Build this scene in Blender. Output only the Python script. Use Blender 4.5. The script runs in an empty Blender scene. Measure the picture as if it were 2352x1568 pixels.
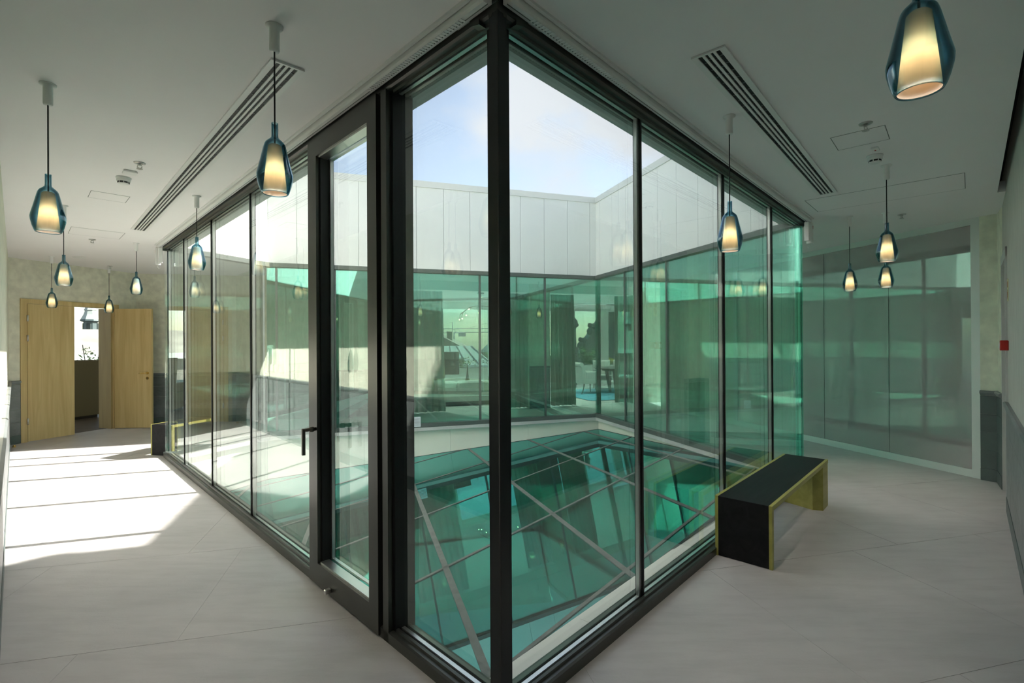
import bpy, bmesh, math, random
from mathutils import Vector, Matrix
random.seed(7)
SC = bpy.context.scene
COL = SC.collection
PI = math.pi

# ------------------------------------------------------------------ camera
cam_d = bpy.data.cameras.new('camera')
cam = bpy.data.objects.new('camera', cam_d)
COL.objects.link(cam)
cam_d.sensor_width = 36.0
cam_d.lens = 1140.0 / 2352.0 * 36.0
cam_d.clip_start = 0.02
cam_d.clip_end = 800
cam.matrix_world = (Matrix.Translation((0, 0, 1.55)) @ Matrix.Rotation(PI / 2 + 0.0019, 4, 'X')
                    @ Matrix.Rotation(-0.0056, 4, 'Z'))
SC.camera = cam

# ------------------------------------------------------------------ sky
w = bpy.data.worlds.new('sky')
SC.world = w
w.use_nodes = True
nt = w.node_tree
nt.nodes.clear()
def wn(t, **k):
    n = nt.nodes.new(t)
    for a, b in k.items():
        setattr(n, a, b)
    return n
wo = wn('ShaderNodeOutputWorld')
bg = wn('ShaderNodeBackground')
tc = wn('ShaderNodeTexCoord')
sky = wn('ShaderNodeTexSky')
sky.sky_type = 'NISHITA'
sky.sun_disc = False
sky.sun_elevation = math.radians(35.7)
sky.sun_rotation = math.radians(72.2)
sky.air_density = 1.0
sky.dust_density = 0.8
skm = wn('ShaderNodeMix', data_type='RGBA', blend_type='MULTIPLY')
skm.inputs[0].default_value = 1.0
skm.inputs[7].default_value = (0.195, 0.180, 0.158, 1)
mp = wn('ShaderNodeMapping')
mp.inputs['Scale'].default_value = (1.0, 1.0, 1.6)
mp.inputs['Location'].default_value = (0.35, 0.2, 0.62)
noi = wn('ShaderNodeTexNoise')
noi.inputs['Scale'].default_value = 2.3
noi.inputs['Detail'].default_value = 8
noi.inputs['Roughness'].default_value = 0.55
cr = wn('ShaderNodeValToRGB')
cr.color_ramp.elements[0].position = 0.48
cr.color_ramp.elements[0].color = (0.22, 0.22, 0.22, 1)
cr.color_ramp.elements[1].position = 0.61
cr.color_ramp.elements[1].color = (1, 1, 1, 1)
mix = wn('ShaderNodeMix', data_type='RGBA')
mix.inputs[7].default_value = (0.50, 0.535, 0.565, 1)
L = nt.links.new
L(sky.outputs[0], skm.inputs[6])
L(tc.outputs['Generated'], mp.inputs[0])
L(mp.outputs[0], noi.inputs['Vector'])
L(noi.outputs['Fac'], cr.inputs[0])
L(cr.outputs[0], mix.inputs[0])
L(skm.outputs[2], mix.inputs[6])
L(mix.outputs[2], bg.inputs['Color'])
bg.inputs['Strength'].default_value = 1.0
L(bg.outputs[0], wo.inputs[0])

# ------------------------------------------------------------------ sun
sd = bpy.data.lights.new('sun', 'SUN')
sd.energy = 9.0
sd.angle = math.radians(0.53)
sd.color = (1.0, 0.965, 0.9)
sun = bpy.data.objects.new('sun', sd)
COL.objects.link(sun)
el = math.radians(35.7)
tosun = Vector((0.952 * math.cos(el), 0.306 * math.cos(el), math.sin(el)))
sun.rotation_euler = tosun.to_track_quat('Z', 'Y').to_euler()
sun.location = (20, 6, 20)

SC.view_settings.view_transform = 'Standard'
SC.view_settings.look = 'None'
SC.view_settings.gamma = 1.0
SC.view_settings.use_curve_mapping = False
SC.view_settings.exposure = 1.06
cy = SC.cycles
cy.max_bounces = 7
cy.diffuse_bounces = 4
cy.glossy_bounces = 4
cy.transmission_bounces = 4
cy.transparent_max_bounces = 14
cy.use_adaptive_sampling = True
cy.adaptive_threshold = 0.15
cy.caustics_reflective = True
cy.blur_glossy = 0.35
cy.caustics_refractive = False
cy.sample_clamp_indirect = 4.0
cy.use_denoising = True

# ------------------------------------------------------------------ materials
def new_mat(name):
    m = bpy.data.materials.new(name)
    m.use_nodes = True
    t = m.node_tree
    t.nodes.clear()
    o = t.nodes.new('ShaderNodeOutputMaterial')
    return m, t, o

def pbr(name, col, rough=0.5, metal=0.0, var=0.0, scale=6.0, stretch=(1, 1, 1), bump=0.0, bscale=40.0,
        spec=0.5, bstretch=None, kind='NOISE', detail=5.0):
    m, t, o = new_mat(name)
    b = t.nodes.new('ShaderNodeBsdfPrincipled')
    b.inputs['Roughness'].default_value = rough
    b.inputs['Metallic'].default_value = metal
    b.inputs['Specular IOR Level'].default_value = spec
    t.links.new(b.outputs[0], o.inputs[0])
    c = t.nodes.new('ShaderNodeTexCoord')
    def tex(s, st, knd):
        mpn = t.nodes.new('ShaderNodeMapping')
        mpn.inputs['Scale'].default_value = st
        t.links.new(c.outputs['Object'], mpn.inputs[0])
        if knd == 'VORONOI':
            n = t.nodes.new('ShaderNodeTexVoronoi')
            n.inputs['Scale'].default_value = s
            t.links.new(mpn.outputs[0], n.inputs['Vector'])
            return n.outputs['Distance']
        n = t.nodes.new('ShaderNodeTexNoise')
        n.inputs['Scale'].default_value = s
        n.inputs['Detail'].default_value = detail
        t.links.new(mpn.outputs[0], n.inputs['Vector'])
        return n.outputs['Fac']
    if var > 0:
        r = t.nodes.new('ShaderNodeValToRGB')
        r.color_ramp.elements[0].position = 0.3
        r.color_ramp.elements[1].position = 0.7
        r.color_ramp.elements[0].color = tuple(x * (1 - var) for x in col) + (1,)
        r.color_ramp.elements[1].color = tuple(min(1, x * (1 + var)) for x in col) + (1,)
        t.links.new(tex(scale, stretch, 'NOISE'), r.inputs[0])
        t.links.new(r.outputs[0], b.inputs['Base Color'])
    else:
        b.inputs['Base Color'].default_value = tuple(col) + (1,)
    if bump > 0:
        bn = t.nodes.new('ShaderNodeBump')
        bn.inputs['Strength'].default_value = bump
        bn.inputs['Distance'].default_value = 0.01
        t.links.new(tex(bscale, bstretch or stretch, kind), bn.inputs['Height'])
        t.links.new(bn.outputs[0], b.inputs['Normal'])
    return m

def glass(name, tint, refl, base, power=5.0, top=1.0, rough=0.0):
    """thin glass: straight-through tinted light plus a mirror reflection that grows at grazing angles"""
    m, t, o = new_mat(name)
    tr = t.nodes.new('ShaderNodeBsdfTransparent')
    tr.inputs[0].default_value = tuple(tint) + (1,)
    gl = t.nodes.new('ShaderNodeBsdfGlossy')
    gl.inputs['Color'].default_value = tuple(refl) + (1,)
    gl.inputs['Roughness'].default_value = rough
    lw = t.nodes.new('ShaderNodeLayerWeight')
    lw.inputs['Blend'].default_value = 0.5
    p = t.nodes.new('ShaderNodeMath'); p.operation = 'POWER'
    p.inputs[1].default_value = power
    ma = t.nodes.new('ShaderNodeMath'); ma.operation = 'MULTIPLY_ADD'
    ma.inputs[1].default_value = top - base
    ma.inputs[2].default_value = base
    mx = t.nodes.new('ShaderNodeMixShader')
    t.links.new(lw.outputs['Facing'], p.inputs[0])
    t.links.new(p.outputs[0], ma.inputs[0])
    t.links.new(ma.outputs[0], mx.inputs[0])
    t.links.new(tr.outputs[0], mx.inputs[1])
    t.links.new(gl.outputs[0], mx.inputs[2])
    t.links.new(mx.outputs[0], o.inputs[0])
    return m

def emit(name, col, s):
    m, t, o = new_mat(name)
    e = t.nodes.new('ShaderNodeEmission')
    e.inputs[0].default_value = tuple(col) + (1,)
    e.inputs[1].default_value = s
    t.links.new(e.outputs[0], o.inputs[0])
    return m

def wood(name, a, b, ax='Z', scale=1.0, rough=0.45):
    m, t, o = new_mat(name)
    bs = t.nodes.new('ShaderNodeBsdfPrincipled')
    bs.inputs['Roughness'].default_value = rough
    t.links.new(bs.outputs[0], o.inputs[0])
    c = t.nodes.new('ShaderNodeTexCoord')
    mpn = t.nodes.new('ShaderNodeMapping')
    st = {'Z': (9, 9, 0.55), 'X': (0.55, 9, 9), 'Y': (9, 0.55, 9)}[ax]
    mpn.inputs['Scale'].default_value = tuple(x * scale for x in st)
    t.links.new(c.outputs['Object'], mpn.inputs[0])
    n = t.nodes.new('ShaderNodeTexNoise')
    n.inputs['Scale'].default_value = 1.6
    n.inputs['Detail'].default_value = 7
    n.inputs['Distortion'].default_value = 0.9
    t.links.new(mpn.outputs[0], n.inputs['Vector'])
    r = t.nodes.new('ShaderNodeValToRGB')
    r.color_ramp.elements[0].position = 0.32
    r.color_ramp.elements[1].position = 0.72
    r.color_ramp.elements[0].color = tuple(a) + (1,)
    r.color_ramp.elements[1].color = tuple(b) + (1,)
    t.links.new(n.outputs['Fac'], r.inputs[0])
    t.links.new(r.outputs[0], bs.inputs['Base Color'])
    return m

def perforated(name, col, pitch=0.0065):
    m, t, o = new_mat(name)
    bs = t.nodes.new('ShaderNodeBsdfPrincipled')
    bs.inputs['Roughness'].default_value = 0.5
    t.links.new(bs.outputs[0], o.inputs[0])
    c = t.nodes.new('ShaderNodeTexCoord')
    v = t.nodes.new('ShaderNodeTexVoronoi')
    v.inputs['Scale'].default_value = 1.0 / pitch
    v.inputs['Randomness'].default_value = 0.0
    t.links.new(c.outputs['Object'], v.inputs['Vector'])
    mm = t.nodes.new('ShaderNodeMath'); mm.operation = 'LESS_THAN'
    mm.inputs[1].default_value = 0.38
    t.links.new(v.outputs['Distance'], mm.inputs[0])
    mx = t.nodes.new('ShaderNodeMix'); mx.data_type = 'RGBA'
    mx.inputs[6].default_value = tuple(col) + (1,)
    mx.inputs[7].default_value = (0.004, 0.006, 0.006, 1)
    t.links.new(mm.outputs[0], mx.inputs[0])
    t.links.new(mx.outputs[2], bs.inputs['Base Color'])
    return m

def frosted(name, col):
    m, t, o = new_mat(name)
    a = t.nodes.new('ShaderNodeBsdfDiffuse'); a.inputs[0].default_value = tuple(col) + (1,)
    b = t.nodes.new('ShaderNodeBsdfTranslucent'); b.inputs[0].default_value = tuple(col) + (1,)
    mx = t.nodes.new('ShaderNodeMixShader'); mx.inputs[0].default_value = 0.6
    t.links.new(a.outputs[0], mx.inputs[1]); t.links.new(b.outputs[0], mx.inputs[2])
    t.links.new(mx.outputs[0], o.inputs[0])
    return m

def cloth(name, col):
    m, t, o = new_mat(name)
    a = t.nodes.new('ShaderNodeBsdfDiffuse'); a.inputs[0].default_value = tuple(col) + (1,)
    b = t.nodes.new('ShaderNodeBsdfTranslucent'); b.inputs[0].default_value = tuple(col) + (1,)
    mx = t.nodes.new('ShaderNodeMixShader'); mx.inputs[0].default_value = 0.3
    t.links.new(a.outputs[0], mx.inputs[1]); t.links.new(b.outputs[0], mx.inputs[2])
    t.links.new(mx.outputs[0], o.inputs[0])
    return m

M = {}
def floor_stone():
    m = pbr('floor_stone', (0.545, 0.520, 0.510), 0.42, var=0.07, scale=1.8, bump=0.10, bscale=70)
    t = m.node_tree
    b = [n for n in t.nodes if n.type == 'BSDF_PRINCIPLED'][0]
    base = b.inputs['Base Color'].links[0].from_socket
    c = [n for n in t.nodes if n.type == 'TEX_COORD'][0]
    mpn = t.nodes.new('ShaderNodeMapping')
    mpn.inputs['Rotation'].default_value = (0, 0, math.radians(-145))
    mpn.inputs['Scale'].default_value = (0.8, 4.5, 1.0)
    n = t.nodes.new('ShaderNodeTexNoise'); n.inputs['Scale'].default_value = 3.0; n.inputs['Detail'].default_value = 8; n.inputs['Roughness'].default_value = 0.65
    r = t.nodes.new('ShaderNodeValToRGB')
    r.color_ramp.elements[0].position = 0.36; r.color_ramp.elements[0].color = (0.91, 0.91, 0.91, 1)
    r.color_ramp.elements[1].position = 0.56; r.color_ramp.elements[1].color = (1, 1, 1, 1)
    mx = t.nodes.new('ShaderNodeMix'); mx.data_type = 'RGBA'; mx.blend_type = 'MULTIPLY'; mx.inputs[0].default_value = 1.0
    t.links.new(c.outputs['Object'], mpn.inputs[0]); t.links.new(mpn.outputs[0], n.inputs['Vector']); t.links.new(n.outputs['Fac'], r.inputs[0])
    t.links.new(base, mx.inputs[6]); t.links.new(r.outputs[0], mx.inputs[7]); t.links.new(mx.outputs[2], b.inputs['Base Color'])
    return m
M['tile'] = floor_stone()
M['grout'] = pbr('grout', (0.56, 0.55, 0.53), 0.8)
M['ceiling'] = pbr('ceiling_paint', (0.90, 0.875, 0.87), 0.85, var=0.015, scale=1.2)
M['plaster'] = pbr('suede_plaster', (0.75, 0.75, 0.62), 0.75, var=0.13, scale=9, bump=0.15, bscale=30)
M['wallpaper'] = pbr('striated_wallcover', (0.48, 0.49, 0.44), 0.7, var=0.2, scale=22, stretch=(3.5, 3.5, 0.22), bump=0.15, bscale=60, bstretch=(2, 2, 0.15))
M['wains'] = pbr('embossed_tile', (0.19, 0.205, 0.205), 0.35, var=0.2, scale=7, bump=0.9, bscale=9, bstretch=(1, 1, 2.2))
M['wains_smooth'] = pbr('green_slate_tile', (0.10, 0.13, 0.125), 0.4, var=0.15, scale=5, bump=0.15, bscale=18)
M['rail'] = pbr('tile_cap_rail', (0.20, 0.22, 0.22), 0.35, var=0.1)
M['postblack'] = pbr('black_corner_steel', (0.03, 0.034, 0.034), 0.3, metal=0.4)
M['frame'] = pbr('dark_bronze_aluminium', (0.085, 0.088, 0.078), 0.33, metal=0.6, spec=0.6)
M['black'] = pbr('black_gasket', (0.008, 0.009, 0.009), 0.5)
M['alu'] = pbr('mill_aluminium', (0.72, 0.74, 0.72), 0.28, metal=0.9)
M['headgrey'] = pbr('grey_green_head_frame', (0.10, 0.12, 0.11), 0.4, metal=0.2)
M['white_alu'] = pbr('white_coated_aluminium', (0.78, 0.79, 0.77), 0.4)
M['fascia'] = pbr('white_cladding', (0.86, 0.88, 0.83), 0.45, var=0.012, scale=1.5)
M['joint'] = pbr('dark_joint', (0.20, 0.22, 0.20), 0.8)
M['coping'] = pbr('pale_coping', (0.72, 0.74, 0.70), 0.4)
M['cream'] = pbr('cream_upstand', (0.90, 0.87, 0.76), 0.5, var=0.02, scale=2)
M['perf'] = perforated('perforated_soffit', (0.40, 0.44, 0.42))
M['soffit'] = pbr('soffit_lip', (0.45, 0.48, 0.46), 0.5)
M['bar'] = pbr('dusty_skylight_bar', (0.17, 0.175, 0.155), 0.6, var=0.25, scale=14)
M['glass_near'] = glass('clear_glass_near', (0.990, 0.986, 0.985), (0.86, 0.945, 0.90), 0.10, 4.0)
M['glass_far'] = glass('green_glass_far', (0.66, 0.89, 0.82), (0.40, 0.86, 0.76), 0.27, 4.0)
M['glass_sky'] = glass('skylight_glass', (0.06, 0.20, 0.18), (0.22, 0.68, 0.65), 0.40, 2.6)
M['glass_clear'] = glass('window_glass', (0.95, 0.97, 0.96), (0.9, 0.95, 0.95), 0.04)
M['glass_part'] = glass('partition_glass', (0.93, 0.93, 0.93), (0.85, 0.86, 0.85), 0.15, 4.0)
def milky(m, col, f):
    t = m.node_tree
    mx = [n for n in t.nodes if n.type == 'MIX_SHADER'][0]
    tr = [n for n in t.nodes if n.type == 'BSDF_TRANSPARENT'][0]
    df = t.nodes.new('ShaderNodeBsdfDiffuse'); df.inputs[0].default_value = tuple(col) + (1,)
    m2 = t.nodes.new('ShaderNodeMixShader'); m2.inputs[0].default_value = f
    t.links.new(tr.outputs[0], m2.inputs[1]); t.links.new(df.outputs[0], m2.inputs[2])
    t.links.new(m2.outputs[0], mx.inputs[1])
    return m
milky(M['glass_part'], (0.90, 0.80, 0.82), 0.34)
M['glass_edge'] = pbr('green_glass_edge', (0.03, 0.16, 0.12), 0.2)
M['oak'] = wood('oak_veneer', (0.56, 0.40, 0.17), (0.70, 0.54, 0.26))
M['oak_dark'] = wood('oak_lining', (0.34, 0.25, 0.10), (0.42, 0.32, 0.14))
M['olive'] = wood('olive_edge_wood', (0.34, 0.32, 0.07), (0.44, 0.41, 0.11), 'X')
M['bench'] = wood('black_stained_top', (0.008, 0.008, 0.009), (0.018, 0.018, 0.019), 'X', rough=0.55)
M['bench'].node_tree.nodes['Principled BSDF'].inputs['Specular IOR Level'].default_value = 0.18
M['brass'] = pbr('brass', (0.80, 0.58, 0.20), 0.22, metal=1.0)
M['steel'] = pbr('brushed_steel', (0.62, 0.62, 0.60), 0.3, metal=1.0)
M['dsteel'] = pbr('dark_bronze_handle', (0.16, 0.15, 0.12), 0.3, metal=0.9)
M['white'] = pbr('white_plastic', (0.83, 0.83, 0.81), 0.35)
M['cord'] = pbr('black_cord', (0.015, 0.015, 0.015), 0.6)
def pendant_glass():
    m = glass('petrol_blue_glass', (1, 1, 1), (0.75, 0.92, 1.0), 0.05, 3.5)
    t = m.node_tree
    tr = [n for n in t.nodes if n.type == 'BSDF_TRANSPARENT'][0]
    lw = [n for n in t.nodes if n.type == 'LAYER_WEIGHT'][0]
    r = t.nodes.new('ShaderNodeValToRGB')       # longer way through the coloured glass at its sides
    r.color_ramp.elements[0].position = 0.10
    r.color_ramp.elements[0].color = (0.80, 0.92, 0.95, 1)
    r.color_ramp.elements[1].position = 0.62
    r.color_ramp.elements[1].color = (0.13, 0.36, 0.45, 1)
    t.links.new(lw.outputs['Facing'], r.inputs[0])
    t.links.new(r.outputs[0], tr.inputs[0])
    return m
M['pglass'] = pendant_glass()
M['shade'] = frosted('frosted_white_glass', (0.66, 0.62, 0.56))
M['bulb'] = emit('warm_bulb', (1.0, 0.62, 0.30), 14)
M['bulb'].cycles.emission_sampling = 'NONE'      # the lamps inside do the lighting
M['red'] = pbr('red_alarm_box', (0.42, 0.02, 0.012), 0.4)
M['greywall'] = pbr('grey_painted_wall', (0.80, 0.80, 0.79), 0.8, var=0.04)
M['greydoor'] = pbr('grey_door', (0.30, 0.30, 0.295), 0.5)
M['greytrim'] = pbr('pale_grey_trim', (0.52, 0.53, 0.51), 0.5)
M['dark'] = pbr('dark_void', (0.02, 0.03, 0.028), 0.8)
M['curtain'] = cloth('linen_curtain', (0.50, 0.49, 0.43))
M['curtain_grey'] = cloth('grey_curtain', (0.82, 0.82, 0.81))
M['sofa'] = pbr('pale_upholstery', (0.55, 0.56, 0.53), 0.8, bump=0.1, bscale=120)
M['chairfab'] = pbr('grey_upholstery', (0.40, 0.40, 0.37), 0.85, bump=0.1, bscale=150)
M['darkwood'] = wood('dark_wood', (0.035, 0.026, 0.02), (0.06, 0.045, 0.035), 'X')
M['floorwood'] = wood('brown_wood_floor', (0.10, 0.075, 0.055), (0.16, 0.12, 0.09), 'X')
M['rug'] = pbr('blue_rug', (0.10, 0.30, 0.40), 0.95, var=0.25, scale=10, bump=0.4, bscale=60)
M['screen'] = pbr('screen_black', (0.012, 0.016, 0.018), 0.25)
M['brownfab'] = pbr('taupe_upholstery', (0.26, 0.21, 0.12), 0.85)
M['planter'] = pbr('white_planter', (0.50, 0.50, 0.47), 0.6)
M['leaf'] = pbr('leaf_green', (0.10, 0.19, 0.03), 0.6, var=0.5, scale=5)
M['leaf2'] = pbr('leaf_dark', (0.07, 0.15, 0.05), 0.6, var=0.5, scale=5)
M['yellow'] = pbr('yellow_flower', (0.75, 0.60, 0.05), 0.7)
M['stone'] = pbr('weathered_stone', (0.16, 0.14, 0.115), 0.85, var=0.3, scale=1.5, bump=0.4, bscale=4)
M['stone_pale'] = pbr('pale_render', (0.30, 0.28, 0.24), 0.85, var=0.2, scale=1.0)
M['roofwhite'] = pbr('pale_roof', (0.30, 0.33, 0.31), 0.6, var=0.12, scale=0.6)
M['rooflead'] = pbr('lead_roof', (0.06, 0.085, 0.085), 0.6, var=0.2, scale=0.8)
M['crane'] = pbr('crane_steel', (0.30, 0.33, 0.34), 0.6)
M['sign'] = pbr('photoluminescent_sign', (0.62, 0.62, 0.36), 0.5)
M['signmark'] = pbr('sign_mark', (0.30, 0.06, 0.03), 0.5)
M['paper'] = pbr('paper', (0.75, 0.76, 0.82), 0.8)
M['box'] = pbr('cardboard', (0.34, 0.30, 0.25), 0.8)
M['plastic'] = pbr('plastic_wrap', (0.40, 0.41, 0.41), 0.3, var=0.3, scale=6, bump=0.8, bscale=9)

# ------------------------------------------------------------------ mesh helpers
class MB:
    def __init__(s):
        s.v = []; s.f = []
    def add(s, vs, fs):
        n = len(s.v)
        s.v += [tuple(v) for v in vs]
        s.f += [tuple(i + n for i in f) for f in fs]
        return s
    def box(s, x0, x1, y0, y1, z0, z1, mat=None):
        vs = [(x, y, z) for x in (x0, x1) for y in (y0, y1) for z in (z0, z1)]
        if mat is not None:
            vs = [tuple(mat @ Vector(v)) for v in vs]
        fs = [(0, 1, 3, 2), (4, 6, 7, 5), (0, 4, 5, 1), (2, 3, 7, 6), (0, 2, 6, 4), (1, 5, 7, 3)]
        return s.add(vs, fs)
    def bevbox(s, x0, x1, y0, y1, z0, z1, b=0.01):
        """box with chamfered vertical and top edges"""
        poly = [(x0 + b, y0), (x1 - b, y0), (x1, y0 + b), (x1, y1 - b), (x1 - b, y1), (x0 + b, y1), (x0, y1 - b), (x0, y0 + b)]
        cx, cyy = (x0 + x1) / 2, (y0 + y1) / 2
        ins = [(x - math.copysign(b, x - cx), y - math.copysign(b, y - cyy)) for x, y in poly]
        vs = [(x, y, z0) for x, y in poly] + [(x, y, z1 - b) for x, y in poly] + [(x, y, z1) for x, y in ins]
        n = 8
        fs = [tuple(range(n - 1, -1, -1)), tuple(range(2 * n, 3 * n))]
        for r in range(2):
            for i in range(n):
                fs.append((r * n + i, r * n + (i + 1) % n, (r + 1) * n + (i + 1) % n, (r + 1) * n + i))
        return s.add(vs, fs)
    def prism(s, poly, z0, z1):
        a = sum(poly[i][0] * poly[(i + 1) % len(poly)][1] - poly[(i + 1) % len(poly)][0] * poly[i][1] for i in range(len(poly)))
        if a < 0:
            poly = poly[::-1]
        n = len(poly)
        g = (lambda z, i: z(poly[i]) if callable(z) else z)
        vs = [(p[0], p[1], g(z0, i)) for i, p in enumerate(poly)] + [(p[0], p[1], g(z1, i)) for i, p in enumerate(poly)]
        fs = [tuple(range(n - 1, -1, -1)), tuple(range(n, 2 * n))]
        fs += [(i, (i + 1) % n, n + (i + 1) % n, n + i) for i in range(n)]
        return s.add(vs, fs)
    def profile(s, pts, x0, x1):
        """closed profile in y,z swept along x"""
        n = len(pts)
        vs = [(x0, y, z) for y, z in pts] + [(x1, y, z) for y, z in pts]
        fs = [tuple(range(n)), tuple(range(2 * n - 1, n - 1, -1))]
        fs += [(i, n + i, n + (i + 1) % n, (i + 1) % n) for i in range(n)]
        return s.add(vs, fs)
    def lathe(s, prof, n=24, c=(0, 0), cap0=False, cap1=False):
        vs = []
        for r, z in prof:
            for i in range(n):
                a = 2 * PI * i / n
                vs.append((c[0] + r * math.cos(a), c[1] + r * math.sin(a), z))
        fs = []
        for k in range(len(prof) - 1):
            for i in range(n):
                fs.append((k * n + i, k * n + (i + 1) % n, (k + 1) * n + (i + 1) % n, (k + 1) * n + i))
        if cap0: fs.append(tuple(range(n - 1, -1, -1)))
        if cap1: fs.append(tuple((len(prof) - 1) * n + i for i in range(n)))
        return s.add(vs, fs)
    def tube(s, pts, r, n=8, r1=None):
        P = [Vector(p) for p in pts]
        vs = []; m = len(P)
        up = Vector((0, 0, 1))
        for k in range(m):
            d = (P[min(k + 1, m - 1)] - P[max(k - 1, 0)]).normalized()
            a = d.cross(up)
            if a.length < 1e-3: a = d.cross(Vector((1, 0, 0)))
            a.normalize(); b = a.cross(d)
            rr = r if r1 is None else r + (r1 - r) * k / (m - 1)
            for i in range(n):
                t = 2 * PI * i / n
                vs.append(tuple(P[k] + a * (rr * math.cos(t)) + b * (rr * math.sin(t))))
        fs = [tuple(range(n)), tuple(range(m * n - 1, (m - 1) * n - 1, -1))]
        for k in range(m - 1):
            for i in range(n):
                fs.append((k * n + i, (k + 1) * n + i, (k + 1) * n + (i + 1) % n, k * n + (i + 1) % n))
        return s.add(vs, fs)
    def ball(s, c, r, n=14, m=8):
        vs = [(c[0], c[1], c[2] - r)]; fs = []
        for k in range(1, m):
            a = -PI / 2 + PI * k / m
            for i in range(n):
                t = 2 * PI * i / n
                vs.append((c[0] + r * math.cos(a) * math.cos(t), c[1] + r * math.cos(a) * math.sin(t), c[2] + r * math.sin(a)))
        vs.append((c[0], c[1], c[2] + r)); top = len(vs) - 1
        for i in range(n):
            fs.append((0, 1 + (i + 1) % n, 1 + i))
            fs.append((top, top - n + i, top - n + (i + 1) % n))
        for k in range(m - 2):
            for i in range(n):
                fs.append((1 + k * n + i, 1 + k * n + (i + 1) % n, 1 + (k + 1) * n + (i + 1) % n, 1 + (k + 1) * n + i))
        return s.add(vs, fs)
    def xf(s, mat):
        s.v = [tuple(mat @ Vector(v)) for v in s.v]
        return s
    def mesh(s, name, smooth=False, mat=None):
        me = bpy.data.meshes.new(name)
        me.from_pydata(s.v, [], s.f)
        bm = bmesh.new(); bm.from_mesh(me)
        bmesh.ops.recalc_face_normals(bm, faces=bm.faces)
        bm.to_mesh(me); bm.free()
        if smooth:
            for p in me.polygons: p.use_smooth = True
        if mat: me.materials.append(M[mat])
        return me

def obj(name, mb, mat, parent=None, smooth=False, label=None, cat=None, group=None, kind=None):
    me = mb.mesh(name, smooth, mat) if isinstance(mb, MB) else mb
    o = bpy.data.objects.new(name, me)
    COL.objects.link(o)
    if parent is not None: o.parent = parent
    tag(o, label, cat, group, kind)
    return o

def tag(o, label=None, cat=None, group=None, kind=None):
    if label: o['label'] = label
    if cat: o['category'] = cat
    if group: o['group'] = group
    if kind: o['kind'] = kind
    return o

def thing(name, label, cat, loc=(0, 0, 0), rz=0.0, group=None, kind=None):
    o = bpy.data.objects.new(name, None)
    COL.objects.link(o)
    o.empty_display_size = 0.1
    o.location = loc
    o.rotation_euler = (0, 0, rz)
    return tag(o, label, cat, group, kind)

def copy_tree(root, loc, rz, label):
    r = root.copy(); COL.objects.link(r)
    r.location = loc; r.rotation_euler = (0, 0, rz); r['label'] = label
    for ch in list(root.children):
        c = ch.copy(); COL.objects.link(c); c.parent = r
        for g in list(ch.children):
            d = g.copy(); COL.objects.link(d); d.parent = c
    return r

def clip(poly, n, o):
    """keep the part of a convex polygon with n.p >= o"""
    out = []
    for i in range(len(poly)):
        a, b = poly[i], poly[(i + 1) % len(poly)]
        da = n[0] * a[0] + n[1] * a[1] - o; db = n[0] * b[0] + n[1] * b[1] - o
        if da >= 0: out.append(a)
        if (da > 0 and db < 0) or (da < 0 and db > 0):
            t = da / (da - db)
            out.append((a[0] + t * (b[0] - a[0]), a[1] + t * (b[1] - a[1])))
    return out

def area(p):
    return abs(sum(p[i][0] * p[(i + 1) % len(p)][1] - p[(i + 1) % len(p)][0] * p[i][1] for i in range(len(p)))) / 2

# ------------------------------------------------------------------ plan of the place
HC = 2.92                                   # ceiling
A = Vector((-0.050, 1.954)); B = Vector((-4.80, 6.825)); Cc = Vector((-4.14, 8.39)); D = Vector((1.792, 10.37)); E = Vector((3.304, 5.587))
ATR = [A, E, D, Cc, B]                      # counter-clockwise, outer (room) faces of the glazing
CEN = sum((p for p in ATR), Vector((0, 0))) / 5
def inw(p, q):
    d = (q - p).normalized(); n = Vector((-d.y, d.x))
    return n if n.dot(CEN - p) > 0 else -n
def inset(offs):
    """atrium outline moved inwards by an offset for each edge A-E, E-D, D-C, C-B, B-A"""
    lines = []
    for i in range(5):
        p, q = ATR[i], ATR[(i + 1) % 5]
        n = inw(p, q)
        lines.append((n, n.dot(p) + offs[i]))
    pts = []
    for i in range(5):
        (n1, o1), (n2, o2) = lines[i - 1], lines[i]
        det = n1.x * n2.y - n1.y * n2.x
        pts.append(Vector(((o1 * n2.y - n1.y * o2) / det, (n1.x * o2 - o1 * n2.x) / det)))
    return pts
T1 = Vector((math.cos(math.radians(14.05)), math.sin(math.radians(14.05)))); T2 = Vector((-T1.y, T1.x))

LW = (Vector((0.7067, 0.7075)), -0.0742)    # left wall: n.p = o, room on the + side
RW = (Vector((-0.7348, 0.6783)), -0.2485)   # right wall, room on the + side
def meet(a, b):
    det = a[0].x * b[0].y - a[0].y * b[0].x
    return Vector(((a[1] * b[0].y - a[0].y * b[1]) / det, (a[0].x * b[1] - a[1] * b[0].x) / det))
K0 = meet(LW, RW)                            # corner behind the camera
LD = Vector((-0.7075, 0.7067)); RD = Vector((0.6783, 0.7348))
def on_l(t): return K0 + LD * t
def on_r(t): return K0 + RD * t
W0 = Vector((-7.83, 7.715)); W1 = Vector((-7.25, 9.58)); W2 = Vector((-2.75, 10.62))
OUT = [Vector((0.25, -1.4)), Vector((8.0, 6.0)), Vector((7.0, 18.6)), Vector((-9.5, 16.5)), Vector((-10.5, 8.0))]

# ------------------------------------------------------------------ floor and ceiling
ring_in = inset([0.12] * 5)
def ring(z0, z1, outer, inner):
    mb = MB()
    for i in range(5):
        j = (i + 1) % 5
        mb.prism([tuple(outer[i]), tuple(outer[j]), tuple(inner[j]), tuple(inner[i])], z0, z1)
    return mb
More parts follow.
